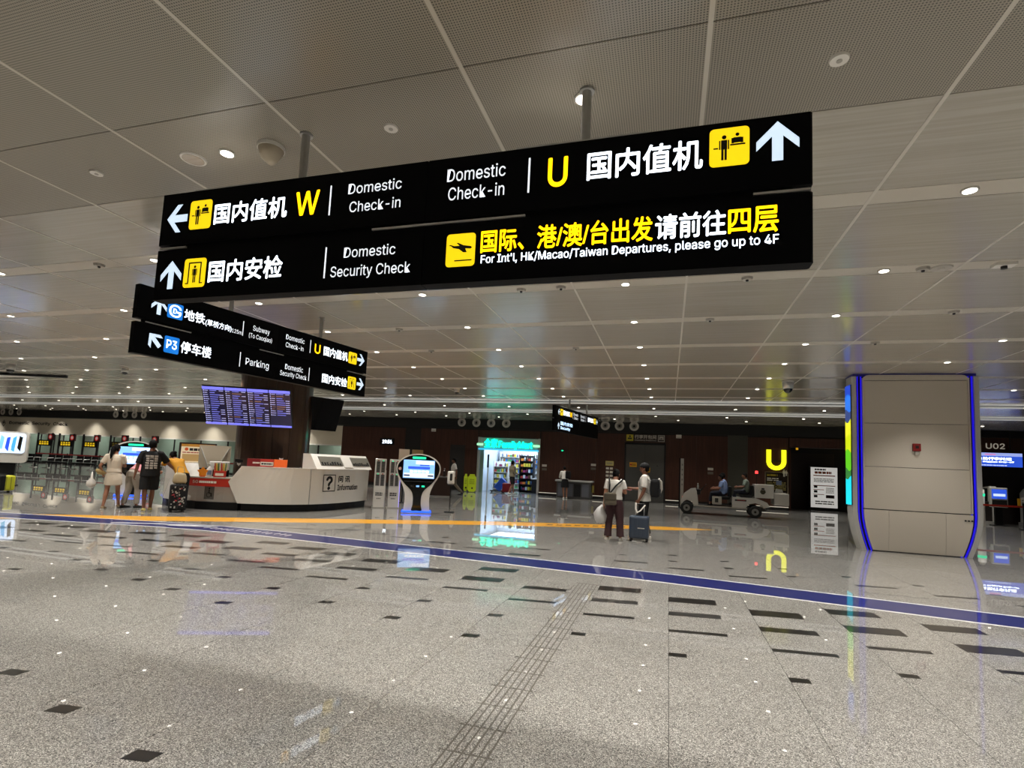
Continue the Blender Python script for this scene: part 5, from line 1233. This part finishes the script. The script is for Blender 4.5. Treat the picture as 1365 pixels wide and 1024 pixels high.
    # clothes
    if top:
        c = MB(); w_ = top.get('w', 1); hem = top.get('hem', .0)
        H0 = q['P']+(q['W']-q['P'])*hem
        pts = [H0, q['W'] if hem < .8 else H0.lerp(q['C'], .3), q['C'], q['C'].lerp(q['N'], .6), q['C'].lerp(q['N'], .88), q['N']+(q['Hd']-q['N'])*.08]
        c.loft(pts, [(.18*s*w_, .13*s*w_), (.165*s*w_, .12*s*w_), (.178*s*w_, .13*s*w_), (.185*s, .112*s), (.13*s, .09*s), (.075*s, .072*s)], 18, lat)
        for side in ('l', 'r'):
            sh, el, wr = q['s'+side], q['e'+side], q['w'+side]; f_ = top.get('sleeve', .62)
            pp = [sh.lerp(q['N'], .4), sh, sh.lerp(el, min(f_, 1)*.5), sh.lerp(el, min(f_, 1))]; rr = [.07*s, .075*s, .07*s*w_, .066*s*w_]
            if f_ > 1: pp += [el.lerp(wr, .5), el.lerp(wr, min(.95, f_-1))]; rr[-1] = .055*s; rr += [.05*s, .042*s]
            c.loft(pp, rr, 12)
        fuse(c, max(voxel, .011), top.get('name', 'shirt'), top['m'], body, 3)
    if bottom:
        c = MB(); kind = bottom['kind']; w_ = bottom.get('w', 1)
        waist = q['P']+(q['W']-q['P'])*.45
        c.loft([waist, q['P'], q['P']-V3((0, 0, .08))*s], [(.15*s, .108*s), (.172*s, .125*s), (.165*s, .12*s)], 16, hlat)
        if kind == 'skirt':
            L_ = bottom.get('len', .42); mid = (q['kl']+q['kr'])/2; dn = (mid-q['P']); dn.normalize()
            c.loft([q['P']-V3((0, 0, .02))*s, q['P']+dn*L_*.5*s, q['P']+dn*L_*s], [(.175*s, .125*s), (.2*s*w_, .155*s*w_), (.21*s*w_, .17*s*w_)], 18, hlat)
        else:
            ln = bottom.get('len', 1.9)                   # 1 = knee, 2 = ankle
            for side in ('l', 'r'):
                h_, kn, an = q['h'+side], q['k'+side], q['a'+side]
                pp = [h_+V3((0, 0, .03))*s, h_.lerp(kn, .4), h_.lerp(kn, min(1, ln))]; rr = [.1*s, .092*s*w_, (.072 if ln > 1 else .09)*s*w_]
                if ln > 1: pp += [kn.lerp(an, (ln-1)*.5), kn.lerp(an, min(.97, ln-1))]; rr += [.066*s*w_, bottom.get('hemr', .06)*s*w_]
                c.loft(pp, rr, 14)
        fuse(c, max(voxel, .011), bottom.get('name', 'trousers'), bottom['m'], body, 3)
    if shoes:
        for side in ('l', 'r'):
            heel, toe, fd = q['heel'+side], q['toe'+side], q['fd'+side]; sx = V3((-fd.y, fd.x, 0))
            MB().loft([heel-fd*.02*s, heel+fd*.01*s, heel.lerp(toe, .45), heel.lerp(toe, .85), toe+fd*.03*s], [(.03*s, .03*s), (.044*s, .05*s), (.05*s, .042*s), (.048*s, .03*s), (.03*s, .02*s)], 12, sx).build('shoe', shoes, body, True)
            if shoes is not rubber:
                MB().loft([heel-fd*.02*s-V3((0, 0, .022))*s, heel.lerp(toe, .5)-V3((0, 0, .022))*s, toe+fd*.03*s-V3((0, 0, .012))*s], [(.04*s, .008*s), (.05*s, .008*s), (.036*s, .008*s)], 10, sx).build('sole', mat('shoe_sole', '#d8d4cc', .6), body)
    return body
def udir(x, y): v = Vector((x, y)); v.normalize(); return v
def rz_away(x, y, off=0): u = udir(x, y); return rdir(u.x, u.y)+radians(off)
white_c = mat('cloth_white', '#d5d0c8', .8); cream_c = mat('cloth_cream', '#cfc2ae', .8); maroon_c = mat('cloth_maroon', '#3a1f22', .8); black_c = mat('cloth_black', '#0b0b0d', .9)
pink_c = mat('cloth_pink', '#d98f94', .8); grey_c = mat('cloth_grey_beige', '#9b9184', .85); yellow_c = mat('cloth_mustard', '#c88c16', .8); khaki_c = mat('cloth_khaki', '#7b6f5d', .85); tan_c = mat('cloth_tan', '#8b8069', .85)
blue_c = mat('cloth_light_blue', '#7d92bd', .8); sage_c = mat('cloth_sage', '#7c887c', .8); navy_c = mat('cloth_navy', '#1a1c2b', .85); red_c = mat('cloth_dark_red', '#6a2326', .85)
sneaker = mat('sneaker_white', '#e2ddd4', .6)

# the standing pair in the middle of the hall
x, y = -1.13, 12.08
P1 = person('person in white T-shirt and maroon trousers seen from behind, olive bag on the back', (x, y, 0), rz_away(x, y, 4), 1.57,
       dict(Hd=(-.02, -.05, 1.565), pitch=24, yaw=-28, er=(-.25, .0, 1.12), wr=(-.2, -.2, 1.17), el=(.235, .05, 1.1), wl=(.25, .0, .86), hl=(.1, 0, .9), al=(.15, .02, .075), kl=(.125, -.01, .49), ar=(-.15, .02, .075), kr=(-.125, -.01, .49), fl=8, fr=-8),
       top=dict(m=white_c, hem=.25, sleeve=.6, w=1.02), bottom=dict(kind='trousers', m=maroon_c, len=1.95, w=1.28, hemr=.075), shoes=sneaker, hair='bun', voxel=.008)
def world(o, p): return o.matrix_basis @ Vector(p)
ph = thing('mobile_phone', 'pale lit phone held by the person in maroon trousers', 'phone', world(P1, (-.17, -.31, 1.1)), P1.rotation_euler.z)
MB().box(-.04, .04, -.006, .006, -.02, .13, .004).xf(Matrix.Rotation(radians(-35), 4, 'X')).build('case', mat('phone_white', '#cdd0dc', .3), ph); MB().quad(-.034, .034, -.012, .122, .0075).xf(Matrix.Rotation(radians(-35), 4, 'X')).build('screen', em_scr3, ph)
bg = thing('crossbody_bag', 'olive grey bag with black straps on the back of the maroon trousers person', 'bag', world(P1, (.12, .17, .78)), P1.rotation_euler.z)
MB().box(-.14, .13, -.04, .06, .0, .27, .035).build('pouch', mat('bag_olive', '#5d5444', .8), bg); MB().box(-.13, .12, .055, .075, .12, .25, .01).build('flap', mat('bag_olive_dark', '#4a4235', .8), bg)
MB().loft([(.02, .0, .26), (.01, .0, .45), (.02, -.06, .58), (.02, -.16, .6)], [(.016, .005)]*4, 8).build('strap', black_c, bg); MB().loft([(0, .02, .26), (-.12, .0, .42), (-.25, -.05, .54), (-.28, -.14, .57)], [(.018, .005)]*4, 8).build('strap', black_c, bg)
pb = thing('plastic_bag', 'white plastic bag hanging from the left hand of the maroon trousers person', 'bag', world(P1, (.3, -.02, .36)), P1.rotation_euler.z)
b = MB(); r_ = random.Random(2); b.loft([(0, 0, 0), (0, 0, .05), (0, 0, .2), (-.01, 0, .32), (-.03, 0, .4)], [.06, .13, .15, .08, .03], 14)
for v in b.bm.verts: v.co += Vector((r_.uniform(-.015, .015), r_.uniform(-.015, .015), r_.uniform(-.008, .008)))
b.build('sack', mat('plastic_film', '#c9c6c3', .35), pb, True); MB().loft([(-.03, 0, .38), (-.045, .0, .46), (-.055, 0, .5)], [.012, .01, .012], 8).build('handle', mat('plastic_film', '#c9c6c3'), pb)
x, y = -.52, 12.72; u = udir(x, y)
P2 = person('person in black cap and white T-shirt with a backpack, facing left behind a suitcase', (x, y, 0), rdir(-u.y*.97-u.x*.0, u.x*.97+.12), 1.72,
       dict(er=(-.235, -.02, 1.12), wr=(-.14, -.3, 1.12), el=(.235, .02, 1.11), wl=(.23, -.09, .88), al=(.12, -.06, .075), kl=(.11, -.05, .49), ar=(-.1, .1, .075), pitch=6, yaw=4, fl=6, fr=-8),
       skin=skin_d, top=dict(m=white_c, hem=-.55, sleeve=.8, w=1.12), bottom=dict(kind='trousers', m=black_c, len=1.9, w=1.12), shoes=sneaker, cap=black_c, voxel=.008)
ph = thing('mobile_phone', 'pink phone held out by the person in the black cap', 'phone', world(P2, (-.12, -.4, 1.1)), P2.rotation_euler.z); MB().box(-.038, .038, -.05, .09, -.006, .006, .004).build('case', mat('phone_pink', '#e08a98', .4), ph); MB().box(-.015, .015, .05, .08, -.009, -.005).build('lens_plate', ink, ph)
bp = thing('backpack', 'black and white backpack on the back of the person in the cap', 'backpack', world(P2, (.02, .24, .96)), P2.rotation_euler.z)
MB().box(-.15, .15, -.1, .1, .0, .42, .06).build('sack', black_c, bp); MB().loft([(-.1, .07, .05), (-.13, .11, .2), (-.06, .11, .36), (.08, .09, .43)], [.03, .045, .04, .02], 10).build('white_patch', white_c, bp, True); MB().box(-.1, .1, .085, .12, .03, .2, .02).build('front_pocket', mat('pocket_grey', '#2a2a2c', .8), bp)
for s in (-1, 1): MB().loft([(s*.13, -.1, .36), (s*.15, -.2, .46), (s*.15, -.34, .4), (s*.16, -.34, .2), (s*.15, -.12, .08)], [(.022, .006)]*5, 8).build('strap', mat('strap_grey', '#55554f', .8), bp)
x, y = -.6, 12.3
sc_ = thing('suitcase', 'dark blue grey hard suitcase standing in front of the person in the cap', 'suitcase', (x, y, 0), rface(x, y, -6))
MB().box(-.215, .215, -.13, .13, .06, .56, .045).build('shell', mat('shell_blue_grey', '#384353', .35, coat=.3), sc_)
for i in range(4): MB().box(-.15+i*.09, -.12+i*.09, -.136, -.128, .12, .5, .004).build('rib', mat('shell_blue_grey', '#384353'), sc_)
bars(sc_, -.02, .13, .285, .31, -.138, ink_white, 'badge_print', 1, 3, .2, 4)
for sx in (-1, 1):
    for sy in (-1, 1): MB().cyl(0, 0, -.02, .02, .03, seg=14).xf(Matrix.Translation((sx*.17, sy*.09, .03)) @ Matrix.Rotation(pi/2, 4, 'Y')).box(sx*.17-.02, sx*.17+.02, sy*.09-.02, sy*.09+.02, .04, .07).build('wheel', rubber, sc_)
for s in (-1, 1): MB().rod((s*.09, .08, .55), (s*.09, .08, .8), .011).build('handle_tube', alu, sc_)
MB().rod((-.11, .08, .81), (.11, .08, .81), .017).build('grip', black, sc_); MB().box(-.08, .08, -.03, .03, .56, .585, .01).build('carry_handle', black, sc_)
tb = thing('tote_strap', 'white curved strap looped over the suitcase handle', 'strap', (x, y, 0), rface(x, y, -6)); MB().loft([(-.09, .04, .84), (-.085, .0, .7), (-.05, -.02, .63), (.02, -.02, .67), (.12, .0, .8)], [(.02, .006)]*5, 8).build('strap', white_c, tb)

# walking person, shop visitor, desk visitor
x, y = -9.85, 23.7; u = udir(x, y)
person('person in white T-shirt and khaki trousers striding left past the yellow boards', (x, y, 0), rdir(-u.y, u.x), 1.75,
       dict(P=(0, 0, .91), al=(.1, -.34, .075), kl=(.1, -.22, .48), ar=(-.1, .42, .13), kr=(-.1, .1, .48), el=(.24, .12, 1.12), wl=(.23, .12, .86), er=(-.24, -.1, 1.12), wr=(-.22, -.25, .92), pitch=10), skin=skin_d,
       top=dict(m=white_c, hem=-.4, sleeve=.75, w=1.08), bottom=dict(kind='trousers', m=khaki_c, len=1.9, w=1.05), shoes=rubber, voxel=.012)
x, y = -8.0, 27.35; u = udir(x, y)
person('person in tan jacket and black shorts walking right at the shop entrance', (x, y, 0), rdir(u.y*.8+u.x*.5, -u.x*.8+u.y*.5), 1.78,
       dict(al=(.1, -.18, .075), kl=(.1, -.14, .49), ar=(-.1, .22, .1), kr=(-.1, .02, .49), el=(.22, -.02, 1.1), wl=(.18, -.24, 1.08), er=(-.22, -.02, 1.1), wr=(-.16, -.22, 1.05), pitch=8),
       top=dict(m=tan_c, hem=-.3, sleeve=1.5, w=1.12, name='jacket'), bottom=dict(kind='trousers', m=black_c, len=.9, w=1.2, name='shorts'), shoes=sneaker, voxel=.012)
x, y = -5.0, 26.62; u = udir(x, y)
person('person in white top and black skirt leaning on the grey desk', (x, y, 0), rz_away(x, y, 8), 1.66,
       dict(W=(0, -.04, 1.06), C=(0, -.12, 1.24), N=(0, -.19, 1.38), Hd=(0, -.26, 1.52), sl=(.175, -.17, 1.34), sr=(-.175, -.17, 1.34), el=(.24, -.22, 1.08), wl=(.12, -.42, 1.0), er=(-.24, -.22, 1.08), wr=(-.1, -.42, 1.0), pitch=20, al=(.05, .1, .075), kl=(.08, -.02, .49)),
       top=dict(m=white_c, hem=.3, sleeve=1.6, w=1.0, name='blouse'), bottom=dict(kind='skirt', m=black_c, len=.36), shoes=sneaker, voxel=.012)
bp = thing('backpack', 'small black backpack on the person leaning on the grey desk', 'backpack', (x+.17, y-.12, 1.0), rz_away(x, y, 8)); MB().box(-.13, .13, -.08, .1, 0, .38, .05).build('sack', black_c, bp); MB().loft([(.0, -.08, .36), (.02, -.16, .4), (.03, -.2, .3)], [.015]*3, 8).build('strap', black_c, bp)
o = thing('suitcase', 'blue suitcase tilted against the shop shelf left of the tan jacket person', 'suitcase', (-9.1, 28.6, 0), radians(10)); TMx = Matrix.Rotation(radians(-38), 4, 'Y')
MB().box(-.22, .22, -.14, .14, .1, .8, .05).xf(Matrix.Translation((-.2, 0, .08)) @ Matrix.Rotation(radians(38), 4, 'Y')).build('shell', mat('case_blue', '#1f55c2', .4), o); MB().box(-.5, .3, -.1, .1, .06, .1).build('trolley_bar', dark_steel, o)
for sx in (-.4, .2): MB().cyl(0, 0, -.12, .12, .05, seg=14).xf(Matrix.Translation((sx, 0, .05)) @ Matrix.Rotation(pi/2, 4, 'X')).build('wheel', rubber, o)
o = thing('suitcase', 'dark red suitcase standing at the shop entrance', 'suitcase', (-8.45, 28.0, 0), radians(5)); MB().box(-.25, .22, -.13, .13, .06, .56, .04).build('shell', mat('case_red', '#7d1420', .4), o)
for sx in (-.18, .16): MB().cyl(sx, 0, 0, .06, .03).build('wheel', rubber, o)
MB().rod((-.1, .08, .55), (-.1, .08, .85), .012).rod((.1, .08, .55), (.1, .08, .85), .012).rod((-.11, .08, .85), (.11, .08, .85), .015).build('handle', alu, o)

# ------------------------------------------------------------------ electric cart with four riders
CXp, CYp = 1.93, 22.3
ct = thing('electric_cart', 'white open electric cart with rear cargo boxes driving left', 'cart', (CXp, CYp, 0), rdir(-1, .06))
cw = mat('cart_white', '#c9c6bf', .35, coat=.4)
def wheel(x, y):
    R = Matrix.Translation((x, y, .23)) @ Matrix.Rotation(pi/2, 4, 'Y')
    w_ = MB().loft([(0, 0, -.09), (0, 0, -.07), (0, 0, .07), (0, 0, .09)], [.19, .23, .23, .19], 24).xf(R).build('wheel', rubber, ct)
    MB().cyl(0, 0, -.095, .095, .125, seg=20).xf(R).build('rim', mat('rim_grey', '#8b8b88', .35, .6), w_); MB().cyl(0, 0, -.1, .1, .045, seg=12).xf(R).build('hub', dark_steel, w_)
for wx in (-.48, .48):
    wheel(wx, -1.2); wheel(wx, 1.22)
b = MB(); b.prism([(-1.38, .34), (-1.42, .5), (-1.3, .78), (-1.08, .95), (-.9, .98), (-.84, .9), (-.78, .35), (-.96, .35), (-1.0, .47), (-1.2, .53), (-1.33, .46)][::-1], -.52, .52, 'x'); b.build('front_cowl', cw, ct)
MB().box(-.53, .53, -1.3, 1.6, .28, .36, .01).build('floor_pan', dark_steel, ct); MB().box(.45, .56, -.95, .95, .3, .36).box(-.56, -.45, -.95, .95, .3, .36).build('side_sill', grey_lt, ct)
MB().prism([(.42, .36), (.42, .74), (1.25, .74), (1.62, .6), (1.72, .44), (1.5, .38), (1.46, .5), (1.22, .56), (.98, .5), (.9, .36)][::-1], -.56, .56, 'x').build('rear_body', cw, ct)
MB().box(.562, .57, .52, .92, .6, .66).build('dark_badge', ink, ct); MB().box(.571, .576, .6, .88, .625, .645).build('red_print', red_p, ct)
MB().box(-.5, .5, -.1, .36, .62, .74, .03).build('front_seat', black, ct); MB().box(-.5, .5, .3, .42, .72, 1.12, .03).build('front_backrest', black, ct)
MB().box(-.5, .5, .7, 1.12, .74, .84, .03).build('rear_seat', black, ct); MB().box(-.5, .5, 1.08, 1.18, .8, 1.2, .03).build('rear_backrest', black, ct)
MB().box(-.5, .5, -.88, -.7, .75, .95, .02).build('dashboard', black, ct)
MB().rod((.22, -.82, .8), (.22, -.62, 1.0), .02).build('steering_column', dark_steel, ct)
b = MB(); TMr = Matrix.Translation((.22, -.6, 1.02)) @ Matrix.Rotation(radians(55), 4, 'X')
for k in range(16): a0, a1 = 2*pi*k/16, 2*pi*(k+1)/16; b.rod((.17*cos(a0), .17*sin(a0), 0), (.17*cos(a1), .17*sin(a1), 0), .014, seg=6)
b.rod((-.17, 0, 0), (.17, 0, 0), .012, seg=6).xf(TMr).build('steering_wheel', black, ct)
bx_ = MB().box(-.5, .54, 1.2, 1.85, .76, 1.26, .02).build('cargo_box', cw, ct); MB().box(-.5, .54, 1.86, 2.35, .52, .96, .02).build('lower_cargo_box', cw, ct)
MB().prism([(1.38, .98), (1.44, .9), (1.52, .9), (1.58, .98), (1.55, 1.06), (1.41, 1.06)], .541, .545, 'x').build('box_emblem', mat('emblem_gold', '#3b3520', .5), bx_); MB().box(.541, .546, 1.43, 1.53, 1.07, 1.13).build('emblem_top', ink, bx_)
MB().box(.4, .56, -.28, .06, .42, .72, .02).build('side_bin', grey_lt, ct); MB().box(.561, .565, -.18, -.06, .5, .66).build('bin_emblem', ink, ct)
MB().rod((.1, 1.3, 1.25), (.1, 1.3, 1.68), .014).build('beacon_pole', black, ct); MB().cyl(.1, 1.3, 1.66, 1.76, .055, .045, 14).build('beacon', em_red, ct)
MB().ball((.42, -1.33, .62), .05, 2).ball((-.42, -1.33, .62), .05, 2).build('front_lamp', mat('lamp_amber_red', '#d8584a', .3, emit=1.2), ct)
MB().prism([(1.95, .96), (2.2, .96), (2.16, 1.1), (2.0, 1.12)], -.2, .25, 'x').build('grey_cover', mat('cover_grey', '#8f8e86', .4), ct)
bt = thing('water_bottle', 'small clear bottle on the dashboard of the electric cart', 'bottle', ct.matrix_basis @ Vector((.38, -.8, .95)), 0); MB().loft([(0, 0, 0), (0, 0, .14), (0, 0, .18), (0, 0, .21)], [.035, .035, .016, .016], 10).build('bottle', mat('bottle_clear', '#9a9c98', .2), bt, True); MB().cyl(0, 0, .21, .235, .018).build('cap', white_m, bt)
def seated(z, y0, lean=0):
    return dict(P=(0, 0, z+.11), W=(0, .02, z+.25), C=(0, .02-lean*.1, z+.45), N=(0, .02-lean*.2, z+.61), Hd=(0, -.01-lean*.25, z+.765), sl=(.175, .03-lean*.18, z+.56), sr=(-.175, .03-lean*.18, z+.56),
                el=(.24, -.08-lean*.1, z+.33), wl=(.2, -.33, z+.3), er=(-.24, -.08-lean*.1, z+.33), wr=(-.2, -.33, z+.3), hl=(.09, -.02, z+.1), hr=(-.09, -.02, z+.1), kl=(.12, -.42, z+.1), kr=(-.12, -.42, z+.1), al=(.12, -.46, z-.3), ar=(-.12, -.46, z-.3))
riders = (('person in light blue shirt driving the electric cart', (.22, .08), .72, blue_c, .95), ('person in light blue shirt riding beside the cart driver', (-.28, .16), .74, blue_c, 1.0),
          ('person in sage shirt on the near rear seat of the cart', (.25, .92), .84, sage_c, .92), ('person in sage shirt on the far rear seat of the cart', (-.25, .96), .84, sage_c, .92))
for lab, (lx, ly), zz, cm, ss in riders:
    pz = seated(zz/(ss), 0, .2); pw = ct.matrix_basis @ Vector((lx, ly, 0))
    pz = {k: (tuple(c for c in v)) for k, v in pz.items()}
    person(lab, (pw.x, pw.y, 0), ct.rotation_euler.z, 1.7*ss, pz, skin=skin_d, top=dict(m=cm, hem=.0, sleeve=.8), bottom=dict(kind='trousers', m=navy_c, len=1.8), shoes=rubber, voxel=.013)

# ------------------------------------------------------------------ the group at the counter, left
x, y = -13.42, 10.08
P5 = person('person in cream top and skirt with a black ponytail at the left kiosk', (x, y, 0), rz_away(x, y, -14), 1.6,
       dict(el=(.3, .08, 1.12), wl=(.27, -.06, .93), er=(-.22, -.06, 1.12), wr=(-.12, -.28, 1.15), al=(.13, .12, .075), kl=(.1, .03, .49), ar=(-.13, -.2, .1), kr=(-.1, -.12, .49), pitch=14, yaw=-20),
       top=dict(m=cream_c, hem=.2, sleeve=.7), bottom=dict(kind='skirt', m=cream_c, len=.3, w=1.0, name='skirt'), shoes=mat('sandal_tan', '#8a7454', .6), hair='pony', voxel=.009)
hb_ = thing('handbag', 'small pale yellow handbag on the arm of the ponytail person', 'bag', world(P5, (.3, -.02, .86)), P5.rotation_euler.z); MB().loft([(-.08, -.1, 0), (0, 0, .05), (.02, .12, .09)], [.04, .07, .04], 12).build('pouch', mat('bag_straw', '#b9a06a', .8), hb_, True); MB().loft([(0, -.06, .06), (0, -.03, .2), (0, .06, .12)], [.01]*3, 6).build('strap', mat('bag_straw', '#b9a06a'), hb_)
wb = thing('plastic_bag', 'small white plastic bag hanging left of the ponytail person', 'bag', world(P5, (.45, -.03, .5)), P5.rotation_euler.z)
b = MB().loft([(0, 0, 0), (0, 0, .06), (0, 0, .16), (0, 0, .24), (0, 0, .4)], [.04, .1, .1, .03, .012], 12); b.build('sack', white_c, wb, True); MB().ball((0, -.09, .1), .04, 1).build('inner_fold', mat('plastic_film', '#c9c6c3'), wb)
x, y = -13.3, 10.55
person('person in pink shirt and grey trousers bending forward at the left kiosk', (x, y, 0), rz_away(x, y, -52), 1.68,
       dict(P=(0, .05, .9), W=(0, -.06, 1.0), C=(0, -.2, 1.15), N=(0, -.33, 1.28), Hd=(0, -.45, 1.36), sl=(.175, -.3, 1.24), sr=(-.175, -.3, 1.24), el=(.22, -.36, 1.0), wl=(.18, -.55, .95), er=(-.22, -.36, 1.0), wr=(-.18, -.55, .95), hl=(.09, .05, .88), hr=(-.09, .05, .88), al=(.12, .16, .075), kl=(.1, .06, .48), ar=(-.12, -.02, .075), kr=(-.1, -.04, .48), pitch=35),
       top=dict(m=pink_c, hem=.3, sleeve=.8), bottom=dict(kind='trousers', m=grey_c, len=1.92, w=1.08), shoes=rubber, voxel=.01)
x, y = -12.42, 10.24
P7 = person('person in long black T-shirt and black shorts seen from behind at the counter', (x, y, 0), rz_away(x, y, 0), 1.75,
       dict(el=(.26, .04, 1.1), wl=(.3, .0, .86), er=(-.34, -.06, 1.16), wr=(-.5, -.18, 1.0), al=(.06, .06, .075), kl=(.075, .02, .49), ar=(-.07, -.06, .075), kr=(-.08, -.03, .49), yaw=-18), skin=skin_d,
       top=dict(m=black_c, hem=-.75, sleeve=.9, w=1.16), bottom=dict(kind='trousers', m=black_c, len=.95, w=1.3, name='shorts'), shoes=mat('sandal_yellow', '#c7b56b', .6), voxel=.009)
b = MB(); r_ = random.Random(9)                     # pale wavy print across the back of the shirt
def back_y(x): return .152-.9*x*x
for i in range(6):
    z = 1.36-i*.058
    for j in range(3):
        x0 = -.13+j*.088; wd = r_.uniform(.06, .08)
        P_ = [(x0, z-.02+r_.uniform(-.008, .008)), (x0+wd, z-.02+r_.uniform(-.008, .008)), (x0+wd, z+.02), (x0, z+.018)]
        b.bm.faces.new([b.bm.verts.new((px, back_y(px), pz)) for px, pz in P_])
b.build('back_print', mat('print_pale_grey', '#b5b2ac', .8), P7)
x, y = -12.14, 10.86; u = udir(x, y)
P8 = person('person in mustard top leaning over the counter beside the flowered suitcase', (x, y, 0), rdir(-.9*u.y*.6+u.x*.75, .9*u.x*.6+u.y*.75), 1.62,
       dict(P=(0, .1, .93), W=(0, .0, 1.05), C=(0, -.14, 1.22), N=(0, -.27, 1.34), Hd=(0, -.38, 1.44), sl=(.175, -.24, 1.31), sr=(-.175, -.24, 1.31), el=(.26, -.42, 1.2), wl=(.12, -.55, 1.24), er=(-.26, -.4, 1.2), wr=(-.1, -.55, 1.24), hl=(.09, .1, .9), hr=(-.09, .1, .9), al=(.1, .1, .075), ar=(-.1, .12, .075), kl=(.1, .08, .49), kr=(-.1, .1, .49), pitch=25),
       top=dict(m=yellow_c, hem=.0, sleeve=.85, w=1.02), bottom=dict(kind='trousers', m=black_c, len=1.9), shoes=rubber, hair='bun', voxel=.01)
tb = thing('tote_bag', 'cream tote bag hanging below the mustard top over the flowered suitcase', 'bag', (-11.78, 10.53, .7), rface(-11.8, 10.5)); MB().loft([(0, 0, 0), (0, 0, .06), (0, 0, .2), (.01, 0, .27)], [(.13, .05), (.16, .07), (.14, .05), (.1, .03)], 14).build('sack', mat('canvas_cream', '#b8a988', .85), tb, True)
MB().loft([(-.08, 0, .26), (-.06, 0, .42), (.06, 0, .42), (.09, 0, .26)], [.01]*4, 6).build('handles', mat('canvas_cream', '#b8a988'), tb)
def floral(x, y, w_, h_, lab, seed, off=0, z0=0):
    o = thing('suitcase', lab, 'suitcase', (x, y, 0), rface(x, y, off)); MB().box(-w_/2, w_/2, -.14, .14, .06, h_, .04).build('shell', black_c, o)
    r_ = random.Random(seed); W_, R_ = MB(), MB()
    for i in range(46):
        cx, cz = r_.uniform(-w_/2+.04, w_/2-.04), r_.uniform(.1, h_-.05); rr = r_.uniform(.014, .03)
        (R_ if i % 5 == 0 else W_).prism([(cx+rr*(1 if k % 2 else .55)*cos(2*pi*k/8), cz+rr*(1 if k % 2 else .55)*sin(2*pi*k/8)) for k in range(8)], -.1425, -.1395)
    W_.build('white_flowers', mat('flower_grey', '#a9a59c', .8), o, kind='stuff'); R_.build('red_flowers', mat('flower_red', '#a5323c', .8), o, kind='stuff')
    MB().box(-.012, .012, -.145, .145, .06, h_+.002).build('zip_band', ink, o)
    for sx in (-1, 1):
        for sy in (-1, 1): MB().cyl(sx*w_*.36, sy*.09, 0, .06, .03, seg=12).build('wheel', rubber, o)
    for s in (-1, 1): MB().rod((s*.07, .09, h_-.02), (s*.07, .09, h_+.22), .01).build('handle_tube', alu, o)
    MB().rod((-.09, .09, h_+.22), (.09, .09, h_+.22), .014).build('grip', black, o); return o
floral(-11.76, 10.5, .36, .68, 'black suitcase with white and red flowers standing at the low counter', 3, 4)
floral(-15.98, 8.95, .42, .72, 'black suitcase with white flowers cut by the left edge of the view', 5, 0)
person('person in dark red shirt behind the flowered suitcase at the left edge', (-16.62, 8.95, 0), rface(-16.5, 9.0, -60), 1.46, dict(el=(.24, -.06, 1.1), wl=(.14, -.3, 1.0)), top=dict(m=red_c, hem=-.2, sleeve=.8), bottom=dict(kind='trousers', m=black_c, len=1.9), shoes=rubber, voxel=.012)
o = thing('suitcase', 'yellow green and black suitcase on the floor at the far left', 'suitcase', (-19.55, 11.3, 0), rface(-19.5, 11.3, 24)); MB().box(-.28, .24, -.2, .2, .06, .52, .05).build('shell', mat('case_yellow', '#b7b81f', .45), o); MB().box(-.29, .0, -.21, .21, .06, .53, .04).build('black_side', black, o)
for x in (-.12, .0, .12): MB().box(x-.012, x+.012, -.205, -.196, .1, .48).build('rib', mat('case_yellow_dark', '#87881a', .5), o)
for sx in (-.2, .17): MB().cyl(sx, 0, 0, .06, .03).build('wheel', rubber, o)
MB().box(-.1, .08, -.03, .03, .52, .56, .01).build('carry_handle', black, o)
